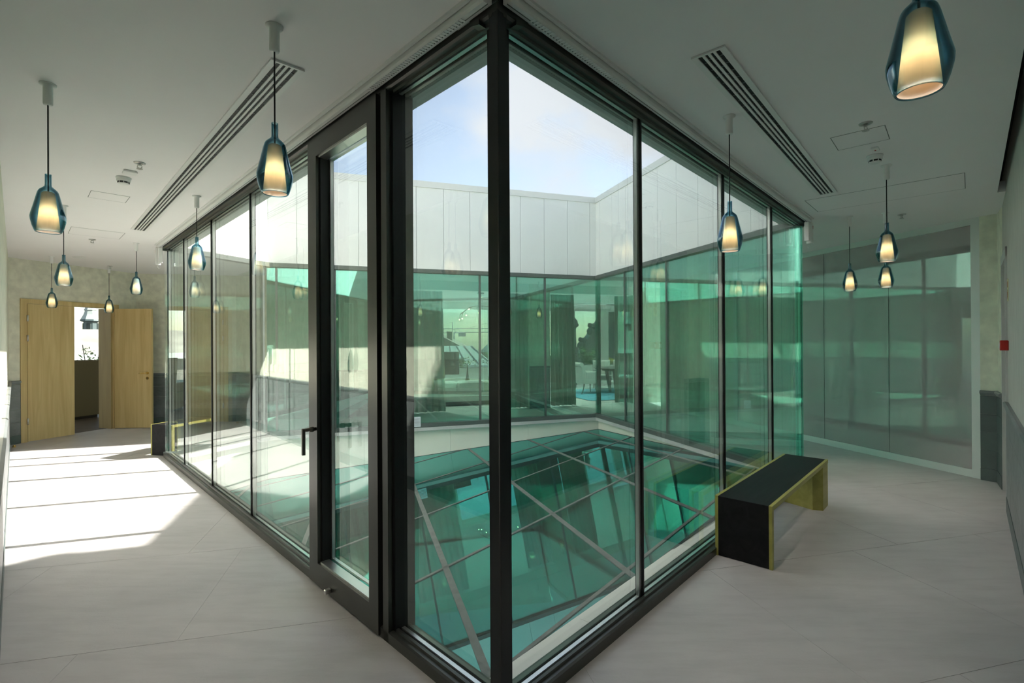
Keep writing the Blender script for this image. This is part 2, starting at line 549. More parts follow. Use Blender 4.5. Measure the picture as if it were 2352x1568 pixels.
# outer order has to follow A,E,D,C,B
floor = obj('floor', ring(-0.06, -0.0015, OUT, ring_in), 'grout', kind='structure',
            label='grey stone tiled floor running around the glazed atrium', cat='floor')
edges = []
for i in range(5):
    p, q = ATR[i], ATR[(i + 1) % 5]
    n = inw(p, q)
    edges.append((n, n.dot(p) + 0.02))
TS = 1.2067
row0 = 1.735
offs = [0.90, 0.13, 0.97, 0.15]
for r in range(-2, 9):
    sv = row0 + 1.213 * r
    off = offs[(r) % 4]
    for c in range(-9, 8):
        u0 = off + c * TS
        g = 0.0016
        loc = [(u0 + g, sv + g), (u0 + TS - g, sv + g), (u0 + TS - g, sv + 1.213 - g), (u0 + g, sv + 1.213 - g)]
        poly = [tuple(T1 * a + T2 * b) for a, b in loc]
        poly = clip(poly, LW[0], LW[1] - 0.02)
        if len(poly) > 2: poly = clip(poly, RW[0], RW[1] - 0.9)
        if len(poly) < 3: continue
        cx = sum(p[0] for p in poly) / len(poly); cyy = sum(p[1] for p in poly) / len(poly)
        if cyy > 10.4 or cx > 5.6 or cx < -8.0 or (cyy > 9.2 and cx > -4): continue
        mb = MB(); rest = poly; tot = 0
        for (n, o) in edges:
            outp = clip(rest, (-n.x, -n.y), -o)
            if len(outp) > 2 and area(outp) > 0.002:
                mb.prism(outp, -0.012, 0.0); tot += area(outp)
            rest = clip(rest, (n.x, n.y), o)
            if len(rest) < 3: break
        if tot > 0.01:
            obj('tile', mb, 'tile', floor)

ceil_in = inset([0.10, -0.02, -0.02, -0.02, 0.10])
soff_in = inset([0.245, 0.06, 0.06, 0.06, 0.26])
ceil_out = list(OUT)
ceiling = MB()
for i in range(5):
    j = (i + 1) % 5
    o1, o2 = OUT[i], OUT[j]
    if i == 0:   # right corridor: the ceiling stops short of the wall and leaves a shadow gap
        q1 = K0 + RD * 0.35 + Vector((-0.7348, 0.6783)) * 0.055
        q2 = K0 + RD * 6.55 + Vector((-0.7348, 0.6783)) * 0.055
        ceiling.prism([tuple(q1), tuple(q2), tuple(ceil_in[j]), tuple(ceil_in[i])], HC, HC + 0.1)
        q3 = K0 + RD * 6.55
        ceiling.prism([tuple(q3), tuple(o2), tuple(ceil_in[j]), tuple(q2)], HC, HC + 0.1)
        ceiling.prism([tuple(o1), tuple(q1), tuple(ceil_in[i])], HC, HC + 0.1)
    else:
        ceiling.prism([tuple(o1), tuple(o2), tuple(ceil_in[j]), tuple(ceil_in[i])], HC, HC + 0.1)
ceiling = obj('ceiling', ceiling, 'ceiling', kind='structure', label='smooth white plaster ceiling around the atrium opening', cat='ceiling')
roof = obj('ceiling_deck', ring(3.2, 3.3, OUT, ceil_in), 'dark', kind='structure', label='dark roof deck above the shadow gap', cat='ceiling')

# flush access panels (part of the ceiling)
def ceil_panel(c, w_, d_, ang):
    m = Matrix.Translation((c[0], c[1], 0)) @ Matrix.Rotation(ang, 4, 'Z')
    gap = MB()
    for (x0, x1, y0, y1) in ((-w_ / 2, w_ / 2, -d_ / 2, -d_ / 2 + 0.004), (-w_ / 2, w_ / 2, d_ / 2 - 0.004, d_ / 2),
                             (-w_ / 2, -w_ / 2 + 0.004, -d_ / 2, d_ / 2), (w_ / 2 - 0.004, w_ / 2, -d_ / 2, d_ / 2)):
        gap.box(x0, x1, y0, y1, HC - 0.0012, HC + 0.01)
    gap.xf(m)
    p = obj('access_panel', MB().box(-w_ / 2 + 0.006, w_ / 2 - 0.006, -d_ / 2 + 0.006, d_ / 2 - 0.006, HC - 0.0015, HC + 0.01).xf(m), 'ceiling', ceiling)
    obj('panel_gap', gap, 'joint', p)
ceil_panel((2.37, 3.365), 0.30, 0.30, math.radians(48))
ceil_panel((3.49, 4.67), 0.58, 1.16, math.radians(47.3))
ceil_panel((-3.73, 4.60), 0.28, 0.28, math.radians(-45))
ceil_panel((-5.1, 6.1), 0.5, 0.5, math.radians(-45))

# ------------------------------------------------------------------ walls with tiled wainscot
def wall(name, p, q, mat, label, z1=HC, z0=-0.06, th=0.14, wains=None, side=None, n_in=None):
    """wall whose room face runs p->q; n_in points into the room. wains = tile material or None"""
    p = Vector(p); q = Vector(q); d = (q - p).normalized(); Ln = (q - p).length
    n = Vector(n_in).normalized()
    mb = MB().prism([tuple(p), tuple(q), tuple(q - n * th), tuple(p - n * th)], z0, z1)
    o = obj(name, mb, mat, kind='structure', label=label, cat='wall')
    if wains:
        def bx(name, a, b, y, zz0, zz1, mt):
            a_, b_ = p + d * a, p + d * b
            return obj(name, MB().prism([tuple(a_), tuple(b_), tuple(b_ + n * y), tuple(a_ + n * y)], zz0, zz1), mt, o)
        k = max(1, round(Ln / 0.6)); tw = Ln / k
        for i in range(k):
            for r in range(4):
                bx('wall_tile', i * tw + 0.0012, (i + 1) * tw - 0.0012, 0.014, 0.135 + r * 0.2, 0.135 + (r + 1) * 0.2 - 0.0025, wains)
            bx('skirting_tile', i * tw + 0.0012, (i + 1) * tw - 0.0012, 0.018, 0.0, 0.132, 'wains_smooth')
        kk = max(1, round(Ln / 0.3)); tw = Ln / kk
        for i in range(kk):
            a_ = i * tw + 0.001; b_ = (i + 1) * tw - 0.001
            pr = [(0, 0.937), (0.014, 0.937), (0.024, 0.952), (0.036, 0.962), (0.036, 0.982), (0.022, 0.99), (0, 0.99)]
            mbp = MB().profile(pr, 0, b_ - a_)
            s = 1 if Vector((-d.y, d.x)).dot(n) > 0 else -1
            P0 = p + d * a_
            mbp.v = [(P0.x + d.x * x + n.x * y, P0.y + d.y * x + n.y * y, z) for x, y, z in mbp.v]
            obj('cap_rail', mbp, 'rail', o)
    return o
nL = LW[0]; nR = RW[0]
tl = (W0 - K0).dot(LD)
wl = wall('wall_left', K0, W0, 'plaster', 'suede plaster wall of the sunlit corridor with tiled wainscot', wains='wains', n_in=nL)
t_j = (Vector((4.46, 4.49)) - K0).dot(RD)
t_j2 = (Vector((5.035, 5.15)) - K0).dot(RD)
wr = wall('wall_right', K0, on_r(t_j), 'wallpaper', 'striated grey-green wall with embossed tile wainscot beside the camera', z1=3.25, wains='wains', n_in=nR)
# door opening in the right wall
obj('wall_right_lintel', MB().prism([tuple(on_r(t_j)), tuple(on_r(t_j2)), tuple(on_r(t_j2) - nR * 0.14), tuple(on_r(t_j) - nR * 0.14)], 2.36, 3.25), 'wallpaper',
    kind='structure', label='striated wall above the grey door', cat='wall')
wpil = wall('wall_pillar', on_r(t_j2), Vector((5.285, 5.40)), 'plaster', 'narrow plaster return next to the grey door', n_in=nR, z1=3.25, wains='wains_smooth')
wpil2 = wall('wall_pillar_front', Vector((5.285, 5.385)), Vector((5.205, 5.52)), 'plaster', 'pale plaster pier with dark slate tiles beside the white framed partition', z1=3.25,
             wains='wains_smooth', n_in=(-0.86, -0.51), th=0.3)
# grey door in the right wall
dr = thing('door_3', 'grey flush door with pale casing set into the right wall', 'door', kind='structure')
m_ = 0.07
def rseg(a, b, y0, y1, z0, z1):
    P, Q = on_r(a), on_r(b)
    return MB().prism([tuple(P + nR * y0), tuple(Q + nR * y0), tuple(Q + nR * y1), tuple(P + nR * y1)], z0, z1)
obj('leaf', rseg(t_j + 0.07, t_j2 - 0.05, -0.13, -0.085, 0.005, 2.30), 'greydoor', dr)
fr = obj('casing', rseg(t_j - 0.02, t_j + 0.07, -0.14, 0.014, 0.0, 2.39), 'greytrim', dr)
obj('casing', rseg(t_j2 - 0.06, t_j2 + 0.01, -0.14, 0.012, 0.0, 2.39), 'greytrim', dr)
obj('casing', rseg(t_j - 0.02, t_j2 + 0.01, -0.14, 0.013, 2.30, 2.39), 'greytrim', dr)

dwall = (W1 - W0).normalized(); nD = Vector((dwall.y, -dwall.x))
if nD.dot(Vector((1, 0))) < 0: nD = -nD
td0 = 0.145; td1 = 1.565; DH = 2.215
def dseg(a, b, y0, y1, z0, z1):
    P, Q = W0 + dwall * a, W0 + dwall * b
    return MB().prism([tuple(P + nD * y0), tuple(Q + nD * y0), tuple(Q + nD * y1), tuple(P + nD * y1)], z0, z1)
wall('wall_door_left', W0, W0 + dwall * td0, 'plaster', 'short plaster strip left of the oak double door', wains='wains', n_in=nD)
wall('wall_door_right', W0 + dwall * td1, W1, 'plaster', 'plaster strip right of the oak double door', wains='wains', n_in=nD)
obj('wall_door_lintel', dseg(td0, td1, -0.14, 0.0, DH + 0.04, HC), 'plaster', kind='structure', label='plaster above the oak double door', cat='wall')
dback = (W2 - W1).normalized(); nB = Vector((dback.y, -dback.x))
if nB.y > 0: nB = -nB
wall('wall_back', W1, W2, 'plaster', 'plaster wall behind the far left glazing', wains='wains', n_in=nB)

# ------------------------------------------------------------------ near glazing (left and right of the corner post)
def frame_mat(P, Q):
    """local x along P->Q, local y into the atrium"""
    d = (Q - P).normalized(); n = inw(P, Q)
    return Matrix(((d.x, n.x, 0, P.x), (d.y, n.y, 0, P.y), (0, 0, 1, 0), (0, 0, 0, 1)))
HB = 2.85
SILL = [(0.0, 0.0), (0.0, 0.052), (0.012, 0.056), (0.030, 0.056), (0.034, 0.068), (0.050, 0.068), (0.050, 0.048), (0.105, 0.048), (0.105, 0.06), (0.15, 0.045), (0.15, -0.06), (0.0, -0.06)]
HEAD = [(0.0, HC), (0.0, 2.868), (0.012, 2.862), (0.030, 2.862), (0.034, HB), (0.050, HB), (0.050, 2.872), (0.105, 2.872), (0.105, HB), (0.15, HB + 0.01), (0.15, HC)]
GY0, GY1 = 0.058, 0.094
def pane(parent, T, x0, x1, z0, z1, mat='glass_near', y0=GY0, y1=GY1, spacer=True):
    g = obj('pane', MB().box(x0, x1, y0, y1, z0, z1).xf(T), mat, parent)
    if spacer:
        sp = MB()
        for a, b, c, dd in ((x0 + .003, x0 + .018, z0 + .004, z1 - .004), (x1 - .018, x1 - .003, z0 + .004, z1 - .004),
                            (x0 + .004, x1 - .004, z0 + .004, z0 + .014), (x0 + .004, x1 - .004, z1 - .014, z1 - .004)):
            sp.box(a, b, y0 + 0.008, y1 - 0.008, c, dd)
        obj('spacer_bar', sp.xf(T), 'alu', g)
    return g
def near_facade(name, P, Q, joints, end, label, sill_from=0.0, head_from=0.0, panes=None):
    T = frame_mat(P, Q)
    root = thing(name, label, 'window', kind='structure')
    obj('sill', MB().profile(SILL, sill_from, end).xf(T), 'frame', root)
    obj('head_frame', MB().profile(HEAD, head_from, end).xf(T), 'frame', root)
    for a, b in panes:
        pane(root, T, a + 0.0095, b - 0.0095, 0.05, 2.868)
    for x in joints:
        obj('joint_strip', MB().box(x - 0.009, x + 0.009, GY0 - 0.006, GY1 + 0.006, 0.05, 2.868).xf(T), 'black', root)
    return root, T
rj = [1.255, 2.591, 3.882, 5.02]
win_r, TR = near_facade('window_1', A, E, rj, 5.05, 'tall glazing right of the corner post beside the black bench', 0.0, 0.0,
                        [(0.06, 1.255), (1.255, 2.591), (2.591, 3.882), (3.882, 5.02)])
lj = [3.24, 4.52, 5.819, 6.80]
win_l, TL = near_facade('window_2', A, B, lj, 6.80, 'tall glazing left of the corner post along the sunlit corridor', 0.0, 0.0,
                        [(0.06, 0.87), (1.826, 3.24), (3.24, 4.52), (4.52, 5.819), (5.819, 6.80)])
# corner post
d1 = (E - A).normalized(); d2 = (B - A).normalized()
post = obj('trim_1', MB().prism([tuple(A), tuple(A + d1 * 0.05), tuple(A + d1 * 0.05 + inw(A, E) * 0.11), tuple(A + d1 * 0.13 + d2 * 0.13), tuple(A + d2 * 0.05 + inw(B, A) * 0.11), tuple(A + d2 * 0.05)], 0.0, HC), 'postblack',
           kind='structure', label='black corner post where the two glass fronts meet', cat='post')
obj('post_groove', MB().prism([tuple(A - (d1 + d2) * 0.002), tuple(A + d1 * 0.006 - d2 * 0.001), tuple(A + (d1 + d2) * 0.002), tuple(A + d2 * 0.006 - d1 * 0.001)], 0.06, HB), 'black', post)
# end posts where the near glazing meets the side glazing
# door post and glass door in the left front
dp = thing('door_1', 'narrow dark framed glass door in the left glass front', 'door', kind='structure')
def lbox(x0, x1, y0, y1, z0, z1): return MB().box(x0, x1, y0, y1, z0, z1).xf(TL)
obj('door_post', lbox(0.854, 0.908, 0.0, 0.15, 0.0, HC), 'frame', dp)
obj('post_reveal', lbox(0.835, 0.854, 0.03, 0.15, 0.0, HC), 'black', dp)
obj('door_gap', lbox(0.908, 0.936, 0.03, 0.14, 0.0, HC - .05), 'black', dp)
obj('stile', lbox(0.936, 1.035, -0.012, 0.06, 0.012, 2.868), 'frame', dp)
obj('stile', lbox(1.700, 1.826, -0.012, 0.06, 0.012, 2.868), 'frame', dp)
obj('stile_reveal', lbox(1.684, 1.700, 0.012, 0.10, 0.15, 2.745), 'black', dp)
obj('bottom_rail', lbox(1.035, 1.70, -0.012, 0.06, 0.012, 0.15), 'frame', dp)
obj('top_rail', lbox(1.035, 1.70, -0.012, 0.06, 2.745, 2.868), 'frame', dp)
obj('rail_bead', lbox(1.035, 1.684, 0.0, 0.058, 0.15, 0.162), 'alu', dp)
obj('rail_bead', lbox(1.035, 1.684, 0.0, 0.058, 2.735, 2.745), 'alu', dp)
pane(dp, TL, 1.035, 1.686, 0.155, 2.742, y0=0.062, y1=0.098)
hd = obj('handle', MB().tube([(0, 0, 0), (0, -0.075, 0)], 0.011, 12).xf(TL @ Matrix.Translation((1.715, -0.012, 1.005))), 'dsteel', dp, True)
obj('collar', MB().tube([(0, -0.018, 0), (0, -0.040, 0)], 0.017, 12).xf(TL @ Matrix.Translation((1.715, -0.012, 1.005))), 'dsteel', hd, True)
obj('lever', MB().bevbox(-0.011, 0.011, -0.090, -0.070, -0.155, 0.012, 0.004).xf(TL @ Matrix.Translation((1.715, -0.012, 1.005))), 'dsteel', hd)
obj('door_stop', MB().bevbox(1.50, 1.528, -0.05, -0.012, 0.035, 0.060, 0.004).xf(TL), 'steel', dp)
obj('mullion', lbox(1.826, 1.842, 0.03, 0.14, 0.05, 2.868), 'black', win_l)

# blind cassettes on the ceiling along both fronts
def cassette(name, T, x0, x1, label, boxend):
    o = thing(name, label, 'blind')
    obj('rail', MB().profile([(-0.012, HC), (-0.012, 2.885), (-0.03, 2.878), (-0.055, 2.878), (-0.062, 2.89), (-0.062, HC)], x0, x1).xf(T), 'white_alu', o)
    obj('groove', MB().box(x0, x1 - 0.02, -0.036, -0.032, 2.8765, 2.882).xf(T), 'joint', o)
    obj('edge_trim', MB().box(x0, x1, -0.082, -0.066, 2.908, HC).xf(T), 'white_alu', o)
    b = obj('motor_box', MB().bevbox(boxend - 0.03, boxend + 0.03, -0.075, -0.015, 2.64, 2.878, 0.006).xf(T), 'white', o)
    obj('red_tab', MB().box(boxend - 0.012, boxend + 0.0, -0.078, -0.074, 2.80, 2.835).xf(T), 'red', b)
    obj('motor_box', MB().bevbox(boxend - 0.11, boxend - 0.06, -0.06, -0.012, 2.66, 2.872, 0.006).xf(T), 'white', o)
    obj('hook', MB().tube([(boxend, -0.045, 2.64), (boxend, -0.05, 2.61), (boxend, -0.035, 2.59), (boxend, -0.02, 2.605)], 0.003, 6).xf(T), 'white', o)
    obj('cable', MB().tube([(boxend - 0.05, -0.08, 2.85), (boxend - 0.06, -0.085, 2.76), (boxend - 0.05, -0.082, 2.70), (boxend - 0.02, -0.08, 2.66)], 0.003, 6).xf(T), 'white', o)
    rb = MB(); x = 0.16
    while x < 0.95:
        rb.box(x, x + 0.010, -0.056, -0.030, 2.8755, 2.8785); x += 0.020
    obj('conduit_ribs', rb.xf(T), 'white', o, kind='stuff')
    return o
cassette('blind_cassette', TR, 0.02, 4.98, 'white blind rail on the ceiling along the right glass front', 4.97)
cassette('blind_cassette', TL, 0.02, 6.86, 'white blind rail on the ceiling along the left glass front', 6.84)

# ------------------------------------------------------------------ far glazing
def far_facade(name, P, Q, joints, label, mat='glass_far'):
    T = frame_mat(P, Q); Ln = (Q - P).length
    root = thing(name, label, 'window', kind='structure')
    obj('sill', MB().box(0, Ln, 0.0, 0.12, 0.0, 0.072).xf(T), 'headgrey', root)
    obj('head_frame', MB().box(0, Ln, 0.0, 0.12, 2.84, 2.91).xf(T), 'headgrey', root)
    js = [0.0] + joints + [Ln]
    for a, b in zip(js[:-1], js[1:]):
        if b - a > 0.15:
            pane(root, T, a + 0.006, b - 0.006, 0.07, 2.842, mat, 0.03, 0.058, spacer=False)
    for x in joints:
        obj('mullion', MB().box(x - 0.018, x + 0.018, 0.022, 0.066, 0.07, 2.842).xf(T), 'headgrey', root)
    return root, T
Lcd = (Cc - D).length
wcd, TCD = far_facade('window_3', D, Cc, [1.206, 2.554, 3.869, 5.169, 6.1], 'green glass front across the atrium in front of the lounge')
wde, TDE = far_facade('window_4', D, E, [1.188, 2.489, 3.74], 'green glass front on the right side of the atrium')
wbc, TBC = far_facade('window_5', Cc, B, [0.12, 1.0], 'glass front at the far left end of the atrium', 'glass_near')
obj('trim_2', MB().box(-0.03, 0.03, 0.0, 0.07, 0.0, 2.91).xf(TCD), 'headgrey', kind='structure', label='grey mullion in the far corner of the atrium', cat='post')

# ------------------------------------------------------------------ fascia above the glazing, soffit and coping
FT = 4.55
def fascia(name, P, Q, y, first, label, pitch=0.507, z0=2.91, FT=FT, ext=0.2):
    T = frame_mat(P, Q); Ln = (Q - P).length
    root = obj(name, MB().box(-ext if ext >= 0 else 0.12, Ln + max(ext, 0.0), y - 0.14, y - 0.02, z0, FT - 0.02).xf(T), 'joint', kind='structure', label=label, cat='wall')
    xs = [0.0]; x = first
    while x < Ln: xs.append(x); x += pitch
    xs.append(Ln)
    for a, b in zip(xs[:-1], xs[1:]):
        if b - a > 0.02:
            obj('panel', MB().box(a + 0.003, b - 0.003, y - 0.03, y, z0, FT - 0.12).xf(T), 'fascia', root)
    obj('coping', MB().profile([(y - 0.25, FT - 0.02), (y - 0.25, FT), (y + 0.02, FT - 0.012), (y + 0.02, FT - 0.125), (y - 0.01, FT - 0.125)], -0.02, Ln + 0.02).xf(T), 'coping', root)
    return root
fascia('wall_fascia_back', D, Cc, 0.06, 0.203, 'white panel band above the far green glass')
fascia('wall_fascia_right', D, E, 0.06, 0.228, 'white panel band above the right side glass of the atrium', ext=0.0)
fascia('wall_fascia_left', Cc, B, 0.06, 0.5, 'sunlit white panel band at the far left end of the atrium', ext=0.0)
fascia('wall_fascia_near_right', A, E, 0.245, 0.4, 'white panel band over the near right glass front', FT=4.95, ext=-1)  # out of view; extra height added to shape its shadow on the left floor
fascia('wall_fascia_near_left', A, B, 0.26, 0.4, 'white panel band over the near left glass front', ext=-1)
for nm, P, Q, y, lb in (('trim_3', A, E, 0.245, 'perforated soffit strip outside the right glass front'), ('trim_4', A, B, 0.26, 'perforated soffit strip outside the left glass front')):
    T = frame_mat(P, Q); Ln = (Q - P).length
    s_ = thing(nm, lb, 'soffit', kind='structure')
    me = MB().box(0.0, Ln - 0.15, 0.0, y - 0.075, 0, 0.01).mesh('perforated_sheet', mat='perf')
    o_ = obj('perforated_sheet', me, None, s_)
    o_.matrix_basis = T @ Matrix.Translation((0.10, 0.10 if False else 0.095, 2.895)) if False else T @ Matrix.Translation((0.0, 0.0, 2.895))
    obj('lip', MB().box(0.0, Ln - 0.05, y - 0.075, y + 0.004, 2.892, 2.912).xf(T), 'soffit', s_)

# ------------------------------------------------------------------ upstands, ledge and the tilted skylight
def zs(x, y): return -0.269 + 0.09 * (x - 1.79) - 0.033 * (y - 10.37)
def upstand(name, P, Q, y, label, pitch=1.75):
    T = frame_mat(P, Q); Ln = (Q - P).length
    root = obj(name, MB().box(-0.02, Ln + 0.02, y - 0.10, y - 0.012, -1.0, -0.002).xf(T), 'joint', kind='structure', label=label, cat='wall')
    k = max(1, round(Ln / pitch)); w_ = Ln / k
    for i in range(k):
        obj('panel', MB().box(i * w_ + 0.0015, (i + 1) * w_ - 0.0015, y - 0.014, y, -0.95, -0.001).xf(T), 'cream', root)
upstand('wall_upstand_back', D, Cc, 0.0, 'cream upstand under the far green glass')
upstand('wall_upstand_right', D, E, 0.0, 'cream upstand under the right side glass of the atrium')
upstand('wall_upstand_left', Cc, B, 0.0, 'cream upstand under the far left glass of the atrium')
led = thing('trim_5', 'cream ledge between the right glass front and the skylight', 'ledge', kind='structure')
for a, b in ((0.0, 0.95), (0.95, 1.9), (1.9, 3.3), (3.3, 5.05)):
    obj('ledge_panel', MB().profile([(0.13, -0.03), (0.29, -0.036), (0.29, -0.09), (0.385, -0.10), (0.385, -0.7), (0.13, -0.7)], a + 0.001, b - 0.0015).xf(TR), 'cream', led)
led2 = thing('trim_6', 'cream ledge between the left glass front and the skylight', 'ledge', kind='structure')
for a, b in ((0.0, 1.6), (1.6, 3.3), (3.3, 5.0), (5.0, 6.8)):
    obj('ledge_panel', MB().profile([(0.13, -0.04), (0.20, -0.05), (0.20, -1.1), (0.13, -1.1)], a + 0.001, b - 0.0015).xf(TL), 'cream', led2)

sk = thing('skylight', 'tilted green glass skylight forming the atrium floor', 'skylight', kind='structure')
skin = inset([0.385, 0.0, 0.0, 0.0, 0.20])
skl = []
for i in range(5):
    p, q = skin[i], skin[(i + 1) % 5]
    n = inw(ATR[i], ATR[(i + 1) % 5]); skl.append((n, n.dot(p)))
dL_ = Vector((math.cos(math.radians(-74)), math.sin(math.radians(-74)))); nL_ = Vector((-dL_.y, dL_.x))
dM_ = Vector((math.cos(math.radians(48.9)), math.sin(math.radians(48.9)))); nM_ = Vector((-dM_.y, dM_.x))
if nL_.x < 0: nL_ = -nL_
if nM_.y < 0: nM_ = -nM_
Lo = [-4.31 + 1.222 * k for k in range(9)]
Lo = [-0.64 + 1.222 * k for k in range(-4, 6)]
Mo = [3.06 + 1.285 * k for k in range(-3, 6)]
def inside_clip(poly):
    for n, o in skl:
        if len(poly) < 3: return []
        poly = clip(poly, n, o)
    return poly
def gridpt(lo, mo):
    det = nL_.x * nM_.y - nL_.y * nM_.x
    return ((lo * nM_.y - nL_.y * mo) / det, (nL_.x * mo - lo * nM_.x) / det)
for i in range(len(Lo) - 1):
    for j in range(len(Mo) - 1):
        g = 0.014
        poly = [gridpt(Lo[i] + g, Mo[j] + g), gridpt(Lo[i + 1] - g, Mo[j] + g), gridpt(Lo[i + 1] - g, Mo[j + 1] - g), gridpt(Lo[i] + g, Mo[j + 1] - g)]
        poly = inside_clip(poly)
        if len(poly) >= 3 and area(poly) > 0.004:
            obj('pane', MB().prism(poly, lambda p: zs(*p) - 0.014, lambda p: zs(*p)), 'glass_sky', sk)
def bar(n, o, d, w_, name):
    c = n * o
    poly = [tuple(c + d * -12 + n * w_), tuple(c + d * 12 + n * w_), tuple(c + d * 12 - n * w_), tuple(c + d * -12 - n * w_)]
    poly = inside_clip(poly)
    if len(poly) >= 3 and area(poly) > 0.01:
        obj(name, MB().prism(poly, lambda p: zs(*p) - 0.08, lambda p: zs(*p) + 0.006), 'bar', sk)
for o in Lo: bar(nL_, o, dL_, 0.024, 'bar')
for o in Mo: bar(nM_, o, dM_, 0.014, 'bar')
edge = MB()
for i in range(5):
    p, q = skin[i], skin[(i + 1) % 5]; n = inw(ATR[i], ATR[(i + 1) % 5])
    edge.prism([tuple(p - n * 0.01), tuple(q - n * 0.01), tuple(q + n * 0.012), tuple(p + n * 0.012)], lambda v: zs(*v) - 0.03, lambda v: zs(*v) + 0.004)
obj('edge_gasket', edge, 'black', sk)
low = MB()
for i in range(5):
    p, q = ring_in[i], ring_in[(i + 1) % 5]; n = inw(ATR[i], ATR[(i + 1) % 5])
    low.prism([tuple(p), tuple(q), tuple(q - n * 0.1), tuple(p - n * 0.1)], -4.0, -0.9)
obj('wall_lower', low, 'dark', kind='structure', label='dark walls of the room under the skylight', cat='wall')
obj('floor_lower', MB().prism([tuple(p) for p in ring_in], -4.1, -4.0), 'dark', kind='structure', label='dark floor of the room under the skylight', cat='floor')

# ------------------------------------------------------------------ oak double door
dd = thing('door_2', 'oak double door with one leaf standing open', 'door', kind='structure')
obj('jamb', dseg(td0, td0 + 0.085, -0.14, 0.02, 0, DH + 0.05), 'oak', dd)
obj('jamb', dseg(td1 - 0.03, td1 + 0.055, -0.14, 0.02, 0, DH + 0.05), 'oak', dd)
obj('head_jamb', dseg(td0, td1 + 0.055, -0.14, 0.021, DH, DH + 0.075), 'oak', dd)
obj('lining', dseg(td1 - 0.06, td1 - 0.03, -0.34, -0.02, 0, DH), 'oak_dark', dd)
wl_ = 0.655
lf = obj('leaf', dseg(td0 + 0.088, td0 + 0.088 + wl_, -0.02, 0.024, 0.008, DH - 0.004), 'oak', dd)
for z in (0.33, 1.66, 1.98):
    P = W0 + dwall * (td0 + 0.086) + nD * 0.028
    h = obj('hinge', MB().tube([(P.x, P.y, z - 0.05), (P.x, P.y, z + 0.05)], 0.012, 10), 'steel', lf, True)
Hp = W0 + dwall * (td1 - 0.03) + nD * 0.03
od = Vector((0.9985, 0.055)); on = Vector((0.055, -0.9985))
olf = obj('leaf', MB().prism([tuple(Hp), tuple(Hp + od * 0.66), tuple(Hp + od * 0.66 - on * 0.044), tuple(Hp - on * 0.044)], 0.008, DH - 0.004), 'oak', dd)
Hq = Hp + od * 0.585
hm = Matrix(((od.x, on.x, 0, Hq.x), (od.y, on.y, 0, Hq.y), (0, 0, 1, 1.02), (0, 0, 0, 1)))
hh = obj('handle', MB().tube([(0, 0, 0), (0, 0.05, 0), (-0.02, 0.055, 0), (-0.13, 0.055, 0)], 0.010, 10).xf(hm), 'brass', olf, True)
obj('rose', MB().tube([(0, -0.001, 0), (0, 0.008, 0)], 0.026, 20).xf(hm), 'brass', olf)
obj('key_rose', MB().tube([(0, -0.001, -0.095), (0, 0.008, -0.095)], 0.026, 20).xf(hm), 'brass', olf)
obj('keyhole', MB().box(-0.004, 0.004, 0.006, 0.010, -0.108, -0.085).xf(hm), 'black', olf)

# ------------------------------------------------------------------ white framed glass partition on the right
P0 = Vector((5.205, 5.52)); P1 = Vector((4.12, 9.24))
dP = (P1 - P0).normalized(); nP = Vector((-dP.y, dP.x))
if nP.x > 0: nP = -nP
TP = Matrix(((dP.x, nP.x, 0, P0.x), (dP.y, nP.y, 0, P0.y), (0, 0, 1, 0), (0, 0, 0, 1)))   # local y towards the corridor
LP = (P1 - P0).length
pt = thing('window_6', 'white framed glass partition at the end of the right corridor', 'window', kind='structure')
obj('jamb', MB().box(0.0, 0.085, -0.08, 0.0, 0.0, HC).xf(TP), 'white_alu', pt)
obj('jamb', MB().box(LP - 0.085, LP, -0.08, 0.0, 0.0, HC).xf(TP), 'white_alu', pt)
obj('bottom_frame', MB().box(0.085, LP - 0.085, -0.08, 0.0, 0.0, 0.085).xf(TP), 'white_alu', pt)
obj('top_frame', MB().box(0.085, LP - 0.085, -0.08, 0.0, HC - 0.075, HC).xf(TP), 'white_alu', pt)
pj = [0.085, 1.02, 1.98, 2.93, LP - 0.085]
for a, b in zip(pj[:-1], pj[1:]):
    obj('pane', MB().box(a + 0.002, b - 0.002, -0.030, -0.018, 0.085, HC - 0.075).xf(TP), 'glass_part', pt)
for x in pj[1:-1]:
    obj('joint_strip', MB().box(x - 0.002, x + 0.002, -0.031, -0.017, 0.085, HC - 0.075).xf(TP), 'black', pt)
# grey store room behind the partition
obj('wall_store_back', MB().box(-0.2, LP + 0.6, -0.75, -0.65, 0.0, HC).xf(TP), 'greywall', kind='structure', label='grey wall of the store room behind the partition', cat='wall')
obj('wall_store_side', MB().box(-0.32, -0.2, -0.7, -0.08, 0.0, HC).xf(TP), 'greywall', kind='structure', label='grey side wall of the store room behind the partition', cat='wall')
obj('wall_corridor_end', MB().box(LP, LP + 2.4, -0.14, 0.0, 0.0, HC).xf(TP), 'plaster', kind='structure', label='plaster wall beyond the glass partition', cat='wall')

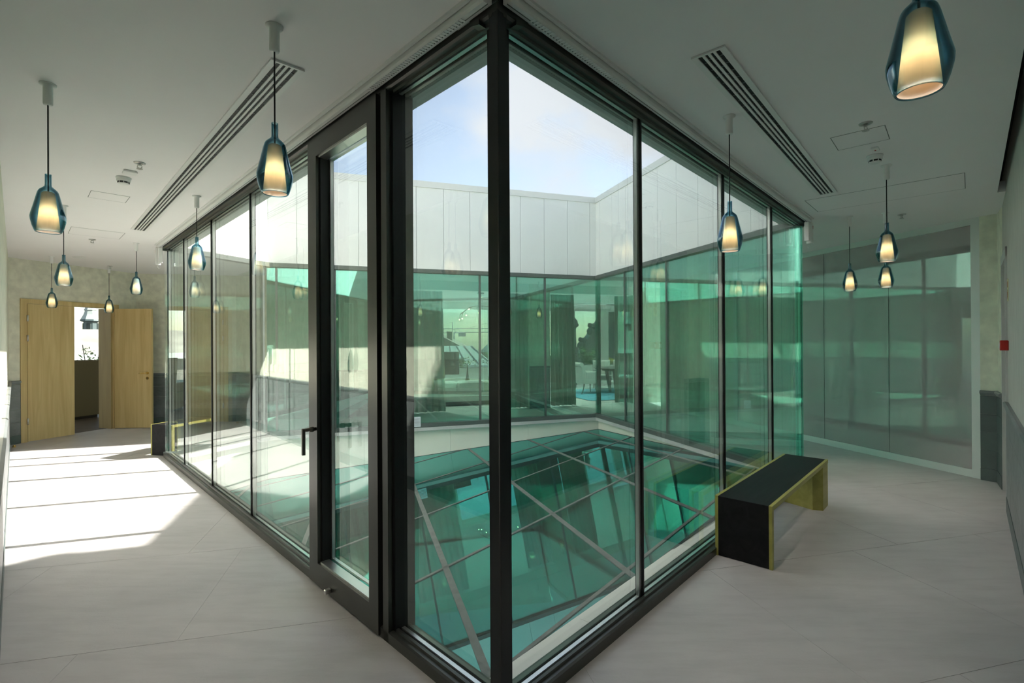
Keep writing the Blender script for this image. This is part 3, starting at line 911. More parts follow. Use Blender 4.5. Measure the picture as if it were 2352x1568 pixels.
def curtain(name, P, Q, z0, z1, mat, label, folds, amp=0.05, group=None, gather=0.0):
    P = Vector(P); Q = Vector(Q); d = (Q - P).normalized(); n = Vector((-d.y, d.x)); Ln = (Q - P).length
    mb = MB(); N = folds * 8; R = 6
    rnd = random.Random(len(label))
    ph = [rnd.uniform(0.75, 1.25) for _ in range(folds + 2)]
    for layer in (0, 1):
        for k in range(R + 1):
            z = z1 + (z0 - z1) * k / R
            for i in range(N + 1):
                t = i / N
                a = t * folds * 2 * PI
                am = amp * ph[int(t * folds)] * (0.55 + 0.45 * k / R)
                x = t * Ln * (1 + gather * k / R)
                off = am * math.sin(a) + layer * 0.006
                p = P + d * x + n * off
                mb.v.append((p.x, p.y, z))
    W_ = N + 1
    S_ = W_ * (R + 1)
    for k in range(R):
        for i in range(N):
            q = (k * W_ + i, k * W_ + i + 1, (k + 1) * W_ + i + 1, (k + 1) * W_ + i)
            mb.f.append(q); mb.f.append(tuple(S_ + x for x in reversed(q)))
    for k in range(R):
        for i in (0, N):
            mb.f.append((k * W_ + i, (k + 1) * W_ + i, S_ + (k + 1) * W_ + i, S_ + k * W_ + i))
    return obj(name, mb, mat, smooth=True, label=label, cat='curtain', group=group)
def tp(x, y): v = TP @ Vector((x, y, 0)); return (v.x, v.y)
curtain('curtain', tp(0.15, -0.57), tp(0.75, -0.57), 0.02, 2.85, 'curtain_grey', 'grey curtain behind the glass nearest the plaster pier', 7)
curtain('curtain', tp(1.75, -0.56), tp(3.4, -0.56), 0.02, 2.85, 'curtain_grey', 'pale grey curtain behind the partition next to the atrium', 7)
for k, (x, y, s, zz, lb) in enumerate(((0.66, -0.30, 0.30, 0.0, 'cardboard box on the store room floor nearest the pier'), (1.0, -0.32, 0.28, 0.0, 'cardboard box in the middle of the store room floor'),
                            (0.83, -0.31, 0.24, 0.28, 'cardboard box stacked on top of the others'))):
    o = thing('cardboard_box', lb, 'box', tp(x, y) + (zz + 0.002,), math.atan2(dP.y, dP.x), 'boxes behind the partition')
    obj('carton', MB().bevbox(-s / 2, s / 2, -s / 2, s / 2, 0, s * 0.92, 0.006), 'box', o)
    obj('tape', MB().box(-s / 2 + 0.01, s / 2 - 0.01, -0.025, 0.025, s * 0.92, s * 0.922), 'greytrim', o)
wrap = MB()
for k in range(5):
    wrap.ball((0.25 * k, random.uniform(-.03, .03), 0.14 + 0.04 * (k % 2)), 0.17, 12, 7)
wrap.v = [(x, y, max(0.0, z)) for x, y, z in wrap.v]
o = obj('plastic_bundle', wrap, 'plastic', smooth=True, label='crumpled plastic wrapping heaped behind the partition', cat='bundle')
o.location = tp(1.35, -0.32) + (0.0,); o.rotation_euler = (0, 0, math.atan2(dP.y, dP.x))

# ------------------------------------------------------------------ pendant lamps
GP = [(0.0135, 0.305), (0.0135, 0.300), (0.0135, 0.252), (0.0150, 0.242), (0.024, 0.233), (0.036, 0.222), (0.0415, 0.212), (0.046, 0.195),
      (0.062, 0.125), (0.0705, 0.090), (0.0725, 0.078), (0.071, 0.060), (0.064, 0.030), (0.057, 0.010), (0.052, 0.001), (0.049, 0.0),
      (0.049, 0.004), (0.054, 0.013), (0.061, 0.032), (0.068, 0.061), (0.0693, 0.078), (0.067, 0.090), (0.058, 0.125), (0.043, 0.193), (0.038, 0.210), (0.033, 0.219), (0.021, 0.230), (0.012, 0.240), (0.0105, 0.252), (0.0105, 0.305)]
SP = [(0.0475, 0.004), (0.0465, 0.02), (0.0275, 0.205), (0.020, 0.212), (0.0, 0.214)]
me_glass = MB().lathe(GP + [GP[0]], 28).mesh('glass_shade', True, 'pglass')
me_shade = MB().lathe(SP, 28).mesh('inner_shade', True, 'shade')
me_bulb = MB().ball((0, 0, 0.105), 0.017).mesh('bulb', True, 'bulb')
me_sock = MB().lathe([(0.0, 0.205), (0.013, 0.205), (0.013, 0.125), (0.0, 0.125)], 12).mesh('socket', True, 'white')
me_can = MB().lathe([(0.0, 0.0), (0.036, 0.0), (0.036, -0.006), (0.021, -0.010), (0.021, -0.105), (0.018, -0.112), (0.0, -0.112)], 20).mesh('canopy', True, 'white')
FILL = 10.0
def pendant(x, y, zb, label, group, watt=0.11):
    o = thing('pendant_lamp', label, 'pendant lamp', (x, y, zb), random.uniform(0, 6), group)
    c = obj('canopy', me_can, None, o); c.location = (0, 0, HC - zb)
    obj('cord', MB().tube([(0, 0, 0.21), (0, 0, HC - zb - 0.11)], 0.0035, 6), 'cord', o)
    obj('glass_shade', me_glass, None, o)
    s = obj('inner_shade', me_shade, None, o)
    obj('bulb', me_bulb, None, s)
    obj('socket', me_sock, None, s)
    ld = bpy.data.lights.new('pendant_bulb', 'POINT')
    ld.energy = watt; ld.shadow_soft_size = 0.022; ld.color = (1.0, 0.47, 0.17)
    l = bpy.data.objects.new('bulb_light', ld); COL.objects.link(l); l.parent = o; l.location = (0, 0, 0.075)
    if abs(x) > 4.45 or y > 9:
        return o
    ls = bpy.data.lights.new('pendant_fill', 'SPOT')  # spot added beside the bulb light, only to brighten the corridors
    ls.energy = FILL; ls.shadow_soft_size = 0.015; ls.color = (1.0, 0.90, 0.78); ls.spot_size = math.radians(78); ls.spot_blend = 0.8
    l = bpy.data.objects.new('fill_beam', ls); COL.objects.link(l); l.parent = o; l.location = (0, 0, 0.058)
    return o
GPn = 'petrol glass pendant lamps'
for x, y, zb, lb in (
    (-2.43, 2.604, 2.140, 'large blue glass pendant hanging nearest on the far left of the ceiling'),
    (-1.018, 2.139, 2.195, 'blue glass pendant hanging in front of the glass door top'),
    (-4.403, 4.879, 2.130, 'blue glass pendant in the left corridor, behind the large far-left one'),
    (-7.10, 7.66, 2.125, 'small pendant in front of the closed oak door leaf'),
    (-7.10, 8.75, 2.110, 'small pendant in front of the gap of the open oak door'),
    (-5.06, 6.69, 2.225, 'small pendant just left of the end of the left glass front'),
    (-2.91, 4.59, 2.235, 'blue glass pendant hanging close to the left glass front'),
    (1.08, 1.31, 2.205, 'biggest pendant cut by the top right edge of the picture'),
    (1.33, 3.02, 2.095, 'blue glass pendant above the black bench, close to the right glass front'),
    (2.943, 3.889, 2.165, 'blue glass pendant in the right corridor below the smoke detector'),
    (3.735, 5.481, 2.095, 'small pendant right of the end of the right glass front'),
    (4.02, 5.33, 2.115, 'small pendant hanging directly behind the one below the smoke detector'),
    (-0.06, 10.9, 2.12, 'distant pendant seen through the far glass next to the corner post'),
    (0.62, 11.25, 2.10, 'distant pendant seen through the far glass before the tiled pier'),
    (2.55, 11.3, 2.10, 'distant pendant seen through the far glass near the dining curtain'),
    (-1.9, 10.3, 2.10, 'distant pendant seen through the far glass before the left lounge curtain')):
    pendant(x, y, zb, lb, GPn)

# ------------------------------------------------------------------ ceiling fittings
def diffuser(c, ang, Ln, label):
    o = thing('slot_diffuser', label, 'air vent', (c[0], c[1], HC), ang, 'linear slot diffusers')
    wd = 0.115
    obj('backing', MB().box(-Ln / 2, Ln / 2, -wd / 2, wd / 2, -0.004, -0.001), 'black', o)
    for k in range(5):
        y = -wd / 2 + 0.0 + k * (wd - 0.012) / 4
        w_ = 0.012
        if k == 0: y0, y1 = -wd / 2 - 0.022, -wd / 2 + 0.006
        elif k == 4: y0, y1 = wd / 2 - 0.006, wd / 2 + 0.022
        else: y0, y1 = y, y + w_
        obj('slat', MB().box(-Ln / 2, Ln / 2, y0, y1, -0.010, -0.001), 'white', o)
    for s in (-1, 1):
        obj('end_cap', MB().box(s * Ln / 2 - 0.006, s * Ln / 2 + 0.006, -wd / 2 - 0.022, wd / 2 + 0.022, -0.0105, -0.001), 'white', o)
    v = MB(); x = -Ln / 2 + 0.06; kk = 0
    while x < Ln / 2 - 0.03:
        for k in range(4):
            y = -wd / 2 + 0.012 + k * (wd - 0.012) / 4
            v.box(x + 0.02 * (k % 2), x + 0.004 + 0.02 * (k % 2), y - 0.004, y + 0.014, -0.0065, -0.003)
        x += 0.085
    obj('vanes', v, 'rail', o, kind='stuff')
    return o
diffuser(((-1.09 - 4.44) / 2, (2.43 + 5.915) / 2), math.atan2(3.485, -3.35), 4.83, 'long black slot air diffuser in the left ceiling')
diffuser(((0.935 + 2.93) / 2, (2.345 + 4.60) / 2), math.atan2(2.255, 1.995), 3.01, 'long black slot air diffuser in the right ceiling')
sp_me = {
 'escutcheon': MB().lathe([(0.0, 0.0), (0.038, 0.0), (0.036, -0.006), (0.018, -0.009), (0.018, -0.004), (0.0, -0.004)], 20).mesh('escutcheon', True, 'steel'),
 'body': MB().lathe([(0.0, -0.004), (0.012, -0.004), (0.012, -0.018), (0.006, -0.022), (0.0, -0.022)], 12).mesh('body', True, 'steel'),
 'arms': MB().tube([(-0.010, 0, -0.018), (-0.016, 0, -0.030), (-0.004, 0, -0.044)], 0.003, 6).tube([(0.010, 0, -0.018), (0.016, 0, -0.030), (0.004, 0, -0.044)], 0.003, 6).mesh('arms', True, 'steel'),
 'deflector': MB().lathe([(0.0, -0.044), (0.020, -0.044), (0.020, -0.048), (0.0, -0.048)], 14).mesh('deflector', False, 'steel')}
for x, y, lb in ((-2.80, 3.74, 'chrome sprinkler head in the left ceiling beside the smoke detector'), (-5.45, 6.45, 'chrome sprinkler head in the left ceiling farther down the corridor'),
                 (-7.0, 8.65, 'chrome sprinkler head above the open oak door'), (2.24, 3.13, 'chrome sprinkler head in the right ceiling near the small access panel'),
                 (4.25, 5.40, 'chrome sprinkler head in the right ceiling close to the glass partition')):
    o = thing('sprinkler_head', lb, 'sprinkler', (x, y, HC), 0.4, 'ceiling sprinklers')
    for k, me in sp_me.items(): obj(k, me, None, o)
for x, y, lb in ((-3.18, 4.07, 'white smoke detector on the left ceiling'), (2.70, 3.68, 'white smoke detector on the right ceiling')):
    o = thing('smoke_detector', lb, 'smoke detector', (x, y, HC), 0.7, 'ceiling smoke detectors')
    obj('base', MB().lathe([(0.0, 0.0), (0.052, 0.0), (0.052, -0.010), (0.046, -0.016), (0.0, -0.016)], 24), 'white', o, True)
    obj('body', MB().lathe([(0.046, -0.016), (0.048, -0.030), (0.040, -0.036)], 24), 'white', o, True)
    vv = MB()
    for k in range(8):
        a0 = k * PI / 4 + 0.08; a1 = a0 + 0.6
        vv.add([(0.0405 * math.cos(a), 0.0405 * math.sin(a), z) for z in (-0.034, -0.048) for a in (a0, a1)], [(0, 1, 3, 2)])
    obj('vent_slots', vv, 'black', o)
    obj('cap', MB().lathe([(0.039, -0.034), (0.038, -0.050), (0.030, -0.056), (0.0, -0.056)], 24), 'white', o, True)
o = thing('indicator_plate', 'small white indicator plate beside the right smoke detector', 'plate', (2.605, 3.545, HC), math.radians(48))
obj('plate', MB().bevbox(-0.045, 0.045, -0.022, 0.022, -0.012, 0.0, 0.003), 'white', o)
obj('lens', MB().lathe([(0.0, -0.0125), (0.006, -0.0125), (0.005, -0.016), (0.0, -0.016)], 10), 'red', o)
o = thing('indicator_plate', 'small white indicator plate beside the left smoke detector', 'plate', (-3.02, 3.93, HC), math.radians(-45))
obj('plate', MB().bevbox(-0.045, 0.045, -0.045, 0.045, -0.016, 0.0, 0.004), 'white', o)
o = thing('ceiling_disc', 'flat round white fitting on the ceiling before the oak door', 'ceiling disc', (-6.75, 7.75, HC), 0)
obj('disc', MB().lathe([(0.0, 0.0), (0.075, 0.0), (0.070, -0.012), (0.045, -0.018), (0.0, -0.018)], 28), 'white', o, True)
obj('rim', MB().lathe([(0.075, 0.0), (0.082, 0.0), (0.080, -0.006), (0.074, -0.006)], 28), 'white', o, True)

# ------------------------------------------------------------------ benches
def bench(loc, ang, Ln, Wd, H, label, block=True):
    """local x along the bench, y across, origin at the near end in the middle"""
    o = thing('bench', label, 'bench', (loc[0], loc[1], 0), ang, 'black benches with olive edges')
    e = 0.022
    obj('top', MB().box(0.004, Ln, -Wd / 2 + e, Wd / 2 - e, H - 0.03, H), 'bench', o)
    obj('end_panel', MB().box(0.0, 0.03, -Wd / 2 + e, Wd / 2 - e, 0.004, H - 0.0005), 'bench', o)
    for s in (-1, 1):
        y0, y1 = (s * Wd / 2, s * (Wd / 2 - e))
        pr = [(0.0, 0.0), (0.0, H + 0.001), (Ln, H + 0.001), (Ln, H - 0.033), (0.034, H - 0.033), (0.034, 0.0)]
        mb = MB(); n = len(pr)
        mb.add([(x, min(y0, y1), z) for x, z in pr] + [(x, max(y0, y1), z) for x, z in pr],
               [tuple(range(n)), tuple(range(2 * n - 1, n - 1, -1))] + [(i, n + i, n + (i + 1) % n, (i + 1) % n) for i in range(n)])
        obj('edge_band', mb, 'olive', o)
    if not block:
        obj('end_panel', MB().box(Ln - 0.03, Ln, -Wd / 2 + 0.002, Wd / 2 - 0.002, 0.0, H - 0.034), 'bench', o)
        return o
    obj('leg_block', MB().prism([(Ln - 0.003, -Wd / 2 + 0.003), (Ln - 0.003, Wd / 2 - 0.003), (Ln - 0.14, Wd / 2 - 0.003), (Ln - 0.245, -Wd / 2 + 0.08), (Ln - 0.21, -Wd / 2 + 0.003)], 0.0, H - 0.031), 'olive', o)
    return o
b0 = (Vector((1.752, 3.355)) + Vector((1.47, 3.613))) / 2
bd = math.atan2(4.679 - 3.355, 2.973 - 1.752)
bench(b0, bd, 1.80, 0.382, 0.43, 'long black bench with olive edges against the right glass front')
bench((-4.885, 6.91), math.atan2(0.969, 0.249), 0.68, 0.38, 0.43, 'black bench end with olive edges at the end of the left corridor', False)

# ------------------------------------------------------------------ things on the walls and floor
rz = math.atan2(RD.y, RD.x)
def on_wall(t, z): p = on_r(t); return (p.x, p.y, z)
o = thing('fire_alarm', 'red fire alarm box mounted on the right wall', 'fire alarm', on_wall(t_j - 0.13, 1.50), rz)
obj('housing', MB().bevbox(-0.045, 0.045, 0.0, 0.055, -0.045, 0.045, 0.006), 'red', o)
obj('front_plate', MB().bevbox(-0.025, 0.025, 0.054, 0.062, -0.030, 0.022, 0.002), 'white', o)
o = thing('safety_sign', 'tall narrow safety sign on the right wall above the alarm box', 'sign', on_wall(t_j - 0.16, 1.99), rz)
obj('sign_plate', MB().box(-0.05, 0.05, 0.0, 0.006, -0.10, 0.09), 'sign', o)
mk = MB().box(-0.03, 0.03, 0.0058, 0.0068, 0.02, 0.07).box(-0.028, -0.010, 0.0058, 0.0068, -0.07, 0.0).box(0.008, 0.028, 0.0058, 0.0068, -0.075, -0.02).box(-0.006, 0.006, 0.0058, 0.0068, -0.085, -0.06)
obj('sign_mark', mk, 'signmark', o)
o = thing('door_stop', 'small brass dome door stop on the floor by the left wall', 'door stop', (-7.58, 7.55, 0), 0)
obj('base', MB().lathe([(0.0, 0.0), (0.024, 0.0), (0.024, 0.006), (0.0, 0.006)], 16), 'brass', o)
obj('dome', MB().lathe([(0.020, 0.006), (0.021, 0.018), (0.014, 0.030), (0.0, 0.034)], 16), 'brass', o, True)
o = thing('notice', 'white paper notice stuck low on the far green glass', 'notice', (0, 0, 0), 0)
Tn = TCD @ Matrix.Translation((3.80, 0.0, 0))
obj('sheet', MB().box(-0.10, 0.09, 0.1205, 0.1225, 0.02, 0.20).xf(Tn), 'paper', o)
ln = MB()
for k in range(6): ln.box(-0.085, 0.07 - 0.02 * (k % 2), 0.1224, 0.1230, 0.05 + k * 0.022, 0.056 + k * 0.022)
obj('print', ln.xf(Tn), 'joint', o)

# ------------------------------------------------------------------ lounge behind the far glass
dcd = (D - Cc).normalized(); ncd = Vector((-dcd.y, dcd.x))          # ncd points away from the atrium
def far_pt(x, off):
    """point at plan x on the line parallel to the far glass, off metres behind it"""
    t = (x - (D + ncd * off).x) / dcd.x
    return D + ncd * off + dcd * t
def lounge_wall(name, xa, xb, label, z0=-0.06, z1=HC, mat='plaster', off=1.62, th=0.2, wains=None):
    P, Q = far_pt(xa, off), far_pt(xb, off)
    return wall(name, P, Q, mat, label, z1=z1, z0=z0, th=th, wains=wains, n_in=-ncd)
lounge_wall('wall_lounge_pier', 0.40, 0.90, 'pier with tiled wainscot between the two lounge openings', wains='wains')
lounge_wall('wall_lounge_left', -2.95, -2.62, 'short wall left of the lounge opening')
lounge_wall('wall_lounge_right', 3.05, 4.0, 'short wall right of the dining opening')
lounge_wall('wall_lounge_header', -2.62, 0.40, 'white header above the lounge opening', z0=2.72, mat='ceiling')
lounge_wall('wall_dining_header', 0.90, 3.05, 'white header above the dining opening', z0=2.72, mat='ceiling')
obj('floor_lounge', MB().prism([tuple(far_pt(-5.2, 1.7)), tuple(far_pt(4.8, 1.7)), tuple(far_pt(4.8, 8.0)), tuple(far_pt(-5.2, 8.0))], -0.003, 0.001), 'tile', kind='structure', label='grey floor of the lounge behind the far glass', cat='floor')
wall('wall_lounge_side_left', far_pt(-4.6, 1.9), far_pt(-5.6, 7.2), 'plaster', 'left side wall of the lounge', n_in=(1, 0))
wall('wall_lounge_side_right', far_pt(5.4, 1.9), far_pt(5.4, 7.2), 'plaster', 'right side wall of the dining area', n_in=(-1, 0))
for xa, xb, lb, f in ((-2.58, -1.55, 'grey linen curtain at the left of the lounge opening', 8), (-0.22, 0.36, 'grey linen curtain left of the tiled pier', 6),
                      (0.93, 1.52, 'grey linen curtain right of the tiled pier', 6), (2.58, 3.3, 'grey linen curtain right of the dining table', 6)):
    p, q = far_pt(xa, 1.50 + 0.25), far_pt(xb, 1.50 + 0.25)
    curtain('curtain', tuple(p - ncd * 0.0), tuple(q), 0.02, 2.70, 'curtain', lb, f, 0.055, 'lounge curtains', 0.06)

# window wall of the lounge
OW = 7.15
wp = thing('window_7', 'floor to ceiling windows of the lounge towards the terrace', 'window', kind='structure')
def wseg(xa, xb, y0, y1, z0, z1):
    P, Q = far_pt(xa, OW), far_pt(xb, OW)
    return MB().prism([tuple(P + ncd * y0), tuple(Q + ncd * y0), tuple(Q + ncd * y1), tuple(P + ncd * y1)], z0, z1)
wx = [-5.4, -3.95, -2.45, -0.75, 0.95, 2.15, 3.45, 4.6]
for xa, xb in zip(wx[:-1], wx[1:]):
    obj('pane', wseg(xa + 0.06, xb - 0.06, 0.04, 0.055, 0.07, 2.70), 'glass_clear', wp)
for x in wx:
    wide = 0.15 if x in (-2.45, 3.45) else 0.05
    obj('post', wseg(x - wide, x + wide, 0.0, 0.12, 0.0, 2.75), 'white_alu', wp)
obj('bottom_frame', wseg(-5.4, 4.6, 0.005, 0.11, 0.0, 0.07), 'white_alu', wp)
obj('top_frame', wseg(-5.4, 4.6, 0.005, 0.11, 2.68, 2.76), 'white_alu', wp)
obj('wall_lounge_window_header', wseg(-5.6, 4.9, -0.02, 0.2, 2.76, HC), 'ceiling', kind='structure', label='white band above the lounge windows', cat='wall')

# sofa, seen from behind
o = thing('sofa', 'long pale upholstered sofa seen from behind', 'sofa', tuple(far_pt(-1.0, 2.75)) + (0,), math.atan2(dcd.y, dcd.x))
obj('base', MB().bevbox(-1.15, 1.25, 0.0, 0.92, 0.0, 0.10, 0.03), 'darkwood', o)
obj('body', MB().bevbox(-1.2, 1.3, -0.02, 0.95, 0.10, 0.36, 0.05), 'sofa', o)
for k in range(3):
    obj('back_cushion', MB().bevbox(-1.2 + k * 0.834, -1.2 + (k + 1) * 0.834 - 0.008, -0.02, 0.24, 0.36, 0.60, 0.045), 'sofa', o)
    obj('seat_cushion', MB().bevbox(-1.2 + k * 0.834, -1.2 + (k + 1) * 0.834 - 0.008, 0.25, 0.95, 0.36, 0.45, 0.03), 'sofa', o)
o = thing('cushion', 'grey cushion leaning at the right end of the sofa', 'cushion', tuple(far_pt(-0.42, 3.10)) + (0.455,), math.atan2(dcd.y, dcd.x))
obj('pad', MB().lathe([(0.0, 0.0), (0.14, 0.02), (0.2, 0.12), (0.2, 0.22), (0.14, 0.32), (0.0, 0.34)], 16).xf(Matrix.Diagonal((1, 0.45, 1, 1))), 'chairfab', o, True)
obj('piping', MB().tube([(0.205 * math.cos(a), 0, 0.17 + 0.16 * math.sin(a)) for a in [k * PI / 12 for k in range(25)]], 0.006, 6), 'screen', o)
# low table with a cone
o = thing('coffee_table', 'low dark table behind the sofa', 'table', tuple(far_pt(-1.2, 4.3)) + (0,), math.atan2(dcd.y, dcd.x))
obj('table_top', MB().bevbox(-0.7, 0.7, -0.4, 0.4, 0.40, 0.44, 0.01), 'darkwood', o)
for sx in (-1, 1):
    for sy in (-1, 1): obj('leg', MB().box(sx * 0.62 - 0.02, sx * 0.62 + 0.02, sy * 0.33 - 0.02, sy * 0.33 + 0.02, 0, 0.40), 'darkwood', o)
p = far_pt(-1.25, 4.3)
o = thing('cone_sculpture', 'slender flared cone standing on the low table', 'sculpture', (p.x, p.y, 0.441), 0)
obj('cone', MB().lathe([(0.0, 0.0), (0.085, 0.0), (0.075, 0.03), (0.045, 0.13), (0.022, 0.28), (0.012, 0.42), (0.010, 0.50)], 18), 'darkwood', o, True)
obj('tip', MB().lathe([(0.010, 0.50), (0.012, 0.52), (0.0, 0.53)], 12), 'stone', o, True)
# screen
p = far_pt(-2.05, 5.4)
o = thing('television', 'dark television on a stand before the lounge window', 'television', (p.x, p.y, 0), math.atan2(dcd.y, dcd.x))
obj('screen', MB().bevbox(-0.48, 0.48, -0.03, 0.03, 0.60, 1.28, 0.006), 'screen', o)
obj('stand_pole', MB().box(-0.04, 0.04, -0.02, 0.04, 0.03, 0.62), 'frame', o)
obj('stand_base', MB().bevbox(-0.35, 0.35, -0.2, 0.2, 0.0, 0.03, 0.01), 'frame', o)
# globe chandelier
p = far_pt(-0.85, 3.95)
o = thing('globe_chandelier', 'branching chandelier with smoky glass globes in the lounge', 'chandelier', (p.x, p.y, HC), math.atan2(dcd.y, dcd.x))
obj('canopy', MB().lathe([(0.0, 0.0), (0.09, 0.0), (0.09, -0.03), (0.0, -0.03)], 18), 'frame', o)
obj('stem', MB().tube([(0, 0, -0.03), (-0.01, 0, -0.2), (-0.03, 0, -0.36)], 0.010, 8), 'frame', o)
glob = [((-0.33, 0.02, -0.46), 0.075), ((-0.42, -0.03, -0.63), 0.085), ((-0.52, 0.03, -0.72), 0.075), ((-0.60, 0.0, -0.75), 0.07), ((-0.07, -0.02, -0.56), 0.07), ((0.48, 0.0, -0.52), 0.075), ((0.66, 0.02, -0.62), 0.08)]
arms = [[(-0.03, 0, -0.36), (-0.20, 0, -0.37), (-0.33, 0.02, -0.41)], [(-0.20, 0, -0.37), (-0.42, -0.02, -0.47), (-0.43, -0.03, -0.57)], [(-0.33, 0, -0.41), (-0.50, 0.02, -0.55), (-0.53, 0.03, -0.67)],
        [(-0.42, 0, -0.47), (-0.58, 0, -0.60), (-0.60, 0.0, -0.70)], [(-0.03, 0, -0.36), (-0.12, -0.01, -0.42), (-0.09, -0.02, -0.50)], [(-0.03, 0, -0.36), (0.22, 0, -0.37), (0.44, 0, -0.46)], [(0.22, 0, -0.37), (0.5, 0.01, -0.45), (0.64, 0.02, -0.56)]]
for a in arms: obj('arm', MB().tube(a, 0.008, 8), 'frame', o)
for c, r in glob:
    g = obj('globe', MB().ball(c, r, 18, 12), 'glass_clear', o, True)
    obj('bulb', MB().ball((c[0], c[1], c[2] + 0.005), 0.014), 'bulb', g)
for k, (x, off, lb) in enumerate(((-2.6, 3.2, 'round downlight in the lounge ceiling above the left curtain'), (-0.9, 5.2, 'round downlight in the lounge ceiling behind the chandelier'), (0.6, 3.3, 'round downlight in the lounge ceiling behind the tiled pier'), (2.3, 3.2, 'round downlight in the ceiling above the near dining chair'), (3.6, 4.8, 'round downlight in the ceiling above the dining table'))):
    p = far_pt(x, off)
    o = thing('downlight', lb, 'downlight', (p.x, p.y, HC), 0, 'lounge downlights')
    obj('trim_ring', MB().lathe([(0.03, 0.0), (0.05, 0.0), (0.048, -0.006), (0.034, -0.006)], 16), 'white', o)
    obj('lens', MB().lathe([(0.0, -0.003), (0.033, -0.003), (0.033, -0.001), (0.0, -0.001)], 16), 'bulb', o)
    ld = bpy.data.lights.new('downlight_beam', 'SPOT')
    ld.energy = 230; ld.spot_size = math.radians(120); ld.spot_blend = 0.7; ld.shadow_soft_size = 0.03; ld.color = (1.0, 0.93, 0.84)
    l = bpy.data.objects.new('downlight_beam', ld); COL.objects.link(l); l.parent = o; l.location = (0, 0, -0.012)
# rug, dining table and chairs
rz_cd = math.atan2(dcd.y, dcd.x)
p = far_pt(3.1, 3.9)
o = thing('rug', 'blue patterned rug under the dining table', 'rug', (p.x, p.y, 0.0015), rz_cd)
pl_ = []
for (cx_, cy_, a0) in ((1.45, -1.35, -PI / 2), (1.45, 1.35, 0), (-1.45, 1.35, PI / 2), (-1.45, -1.35, PI)):
    for k in range(5):
        a = a0 + k * PI / 8
        pl_.append((cx_ + 0.15 * math.cos(a), cy_ + 0.15 * math.sin(a)))
obj('pile', MB().prism(pl_, 0.0, 0.012), 'rug', o)
obj('binding', MB().prism([(x * 1.008, y * 1.008) for x, y in pl_], 0.0, 0.008), 'rooflead', o)
p = far_pt(3.25, 4.1)
o = thing('dining_table', 'dark dining table with a splayed leg on the blue rug', 'table', (p.x, p.y, 0.014), rz_cd)
obj('table_top', MB().prism([(0.72 * math.cos(k * PI / 14), 0.72 * math.sin(k * PI / 14)) for k in range(28)], 0.72, 0.75), 'darkwood', o)
obj('table_apron', MB().prism([(0.5 * math.cos(k * PI / 10), 0.5 * math.sin(k * PI / 10)) for k in range(20)], 0.66, 0.72), 'darkwood', o)
for k in range(3):
    a = k * 2 * PI / 3 + 3.4
    c, s = math.cos(a), math.sin(a)
    obj('leg', MB().tube([(0.5 * c, 0.5 * s, 0.68), (0.34 * c, 0.34 * s, 0.03)], 0.055, 6, 0.045), 'darkwood', o)
def dining_chair(loc, rzc, label):
    """faces local +y"""
    o = thing('dining_chair', label, 'chair', (loc[0], loc[1], 0.0145), rzc, 'upholstered dining chairs')
    obj('seat', MB().bevbox(-0.28, 0.28, -0.27, 0.29, 0.30, 0.48, 0.03), 'chairfab', o)
    bp = [(-0.18, 0.32), (-0.27, 0.32), (-0.30, 0.60), (-0.35, 0.80), (-0.40, 0.84), (-0.42, 0.89), (-0.385, 0.93), (-0.33, 0.93), (-0.28, 0.88), (-0.24, 0.76), (-0.20, 0.55)]
    obj('backrest', MB().profile(bp, -0.28, 0.28), 'chairfab', o)
    for s in (-1, 1):
        x0, x1 = sorted((s * 0.28, s * 0.21))
        obj('arm', MB().bevbox(x0, x1, -0.20, 0.25, 0.45, 0.66, 0.02), 'chairfab', o)
        obj('leg', MB().tube([(s * 0.24, 0.24, 0.31), (s * 0.24, 0.25, 0.0)], 0.022, 6, 0.015), 'darkwood', o)
        obj('leg', MB().tube([(s * 0.24, -0.24, 0.31), (s * 0.24, -0.27, 0.15), (s * 0.24, -0.33, 0.0)], 0.022, 6, 0.015), 'darkwood', o)
dining_chair((2.26, 14.95), math.radians(-68), 'grey dining chair with rolled back nearest the lounge curtain')
dining_chair((2.95, 16.25), math.radians(176), 'grey dining chair at the back of the dining table')
dining_chair((3.62, 16.35), math.radians(170), 'grey dining chair half hidden by the right dining curtain')

# ------------------------------------------------------------------ lounge seen through the oak door
obj('floor_study', dseg(-0.8, 3.2, -4.2, -0.145, -0.003, 0.0015), 'floorwood', kind='structure', label='brown wooden floor beyond the oak door', cat='floor')
fx = Vector((-8.99, 10.34))
o = thing('armchair', 'tall taupe armchair seen from behind through the oak door', 'armchair', (fx.x, fx.y, 0), math.atan2(dwall.y, dwall.x))
bk = MB()
pr = [(-0.42, 0.06), (0.36, 0.06), (0.38, 0.5), (0.43, 1.0), (0.46, 1.22), (-0.46, 1.24), (-0.45, 0.9), (-0.42, 0.5)]
n = len(pr)
bk.add([(x, 0.0, z) for x, z in pr] + [(x, 0.16, z) for x, z in pr], [tuple(range(n)), tuple(range(2 * n - 1, n - 1, -1))] + [(i, n + i, n + (i + 1) % n, (i + 1) % n) for i in range(n)])
obj('backrest', bk, 'brownfab', o)
obj('plinth', MB().box(-0.38, 0.33, 0.02, 0.7, 0.0, 0.06), 'darkwood', o)
obj('seat', MB().bevbox(-0.42, 0.38, 0.16, 0.78, 0.06, 0.44, 0.03), 'brownfab', o)
for s in (-0.42, 0.28): obj('arm', MB().bevbox(s, s + 0.1, 0.16, 0.76, 0.44, 0.64, 0.02), 'brownfab', o)
ws = thing('window_8', 'window beyond the oak door looking onto old roofs', 'window', kind='structure')
obj('bottom_frame', dseg(-0.6, 4.2, -3.75, -3.62, 0.0, 0.09), 'white_alu', ws)
obj('top_frame', dseg(-0.6, 4.2, -3.75, -3.62, 2.72, HC), 'white_alu', ws)
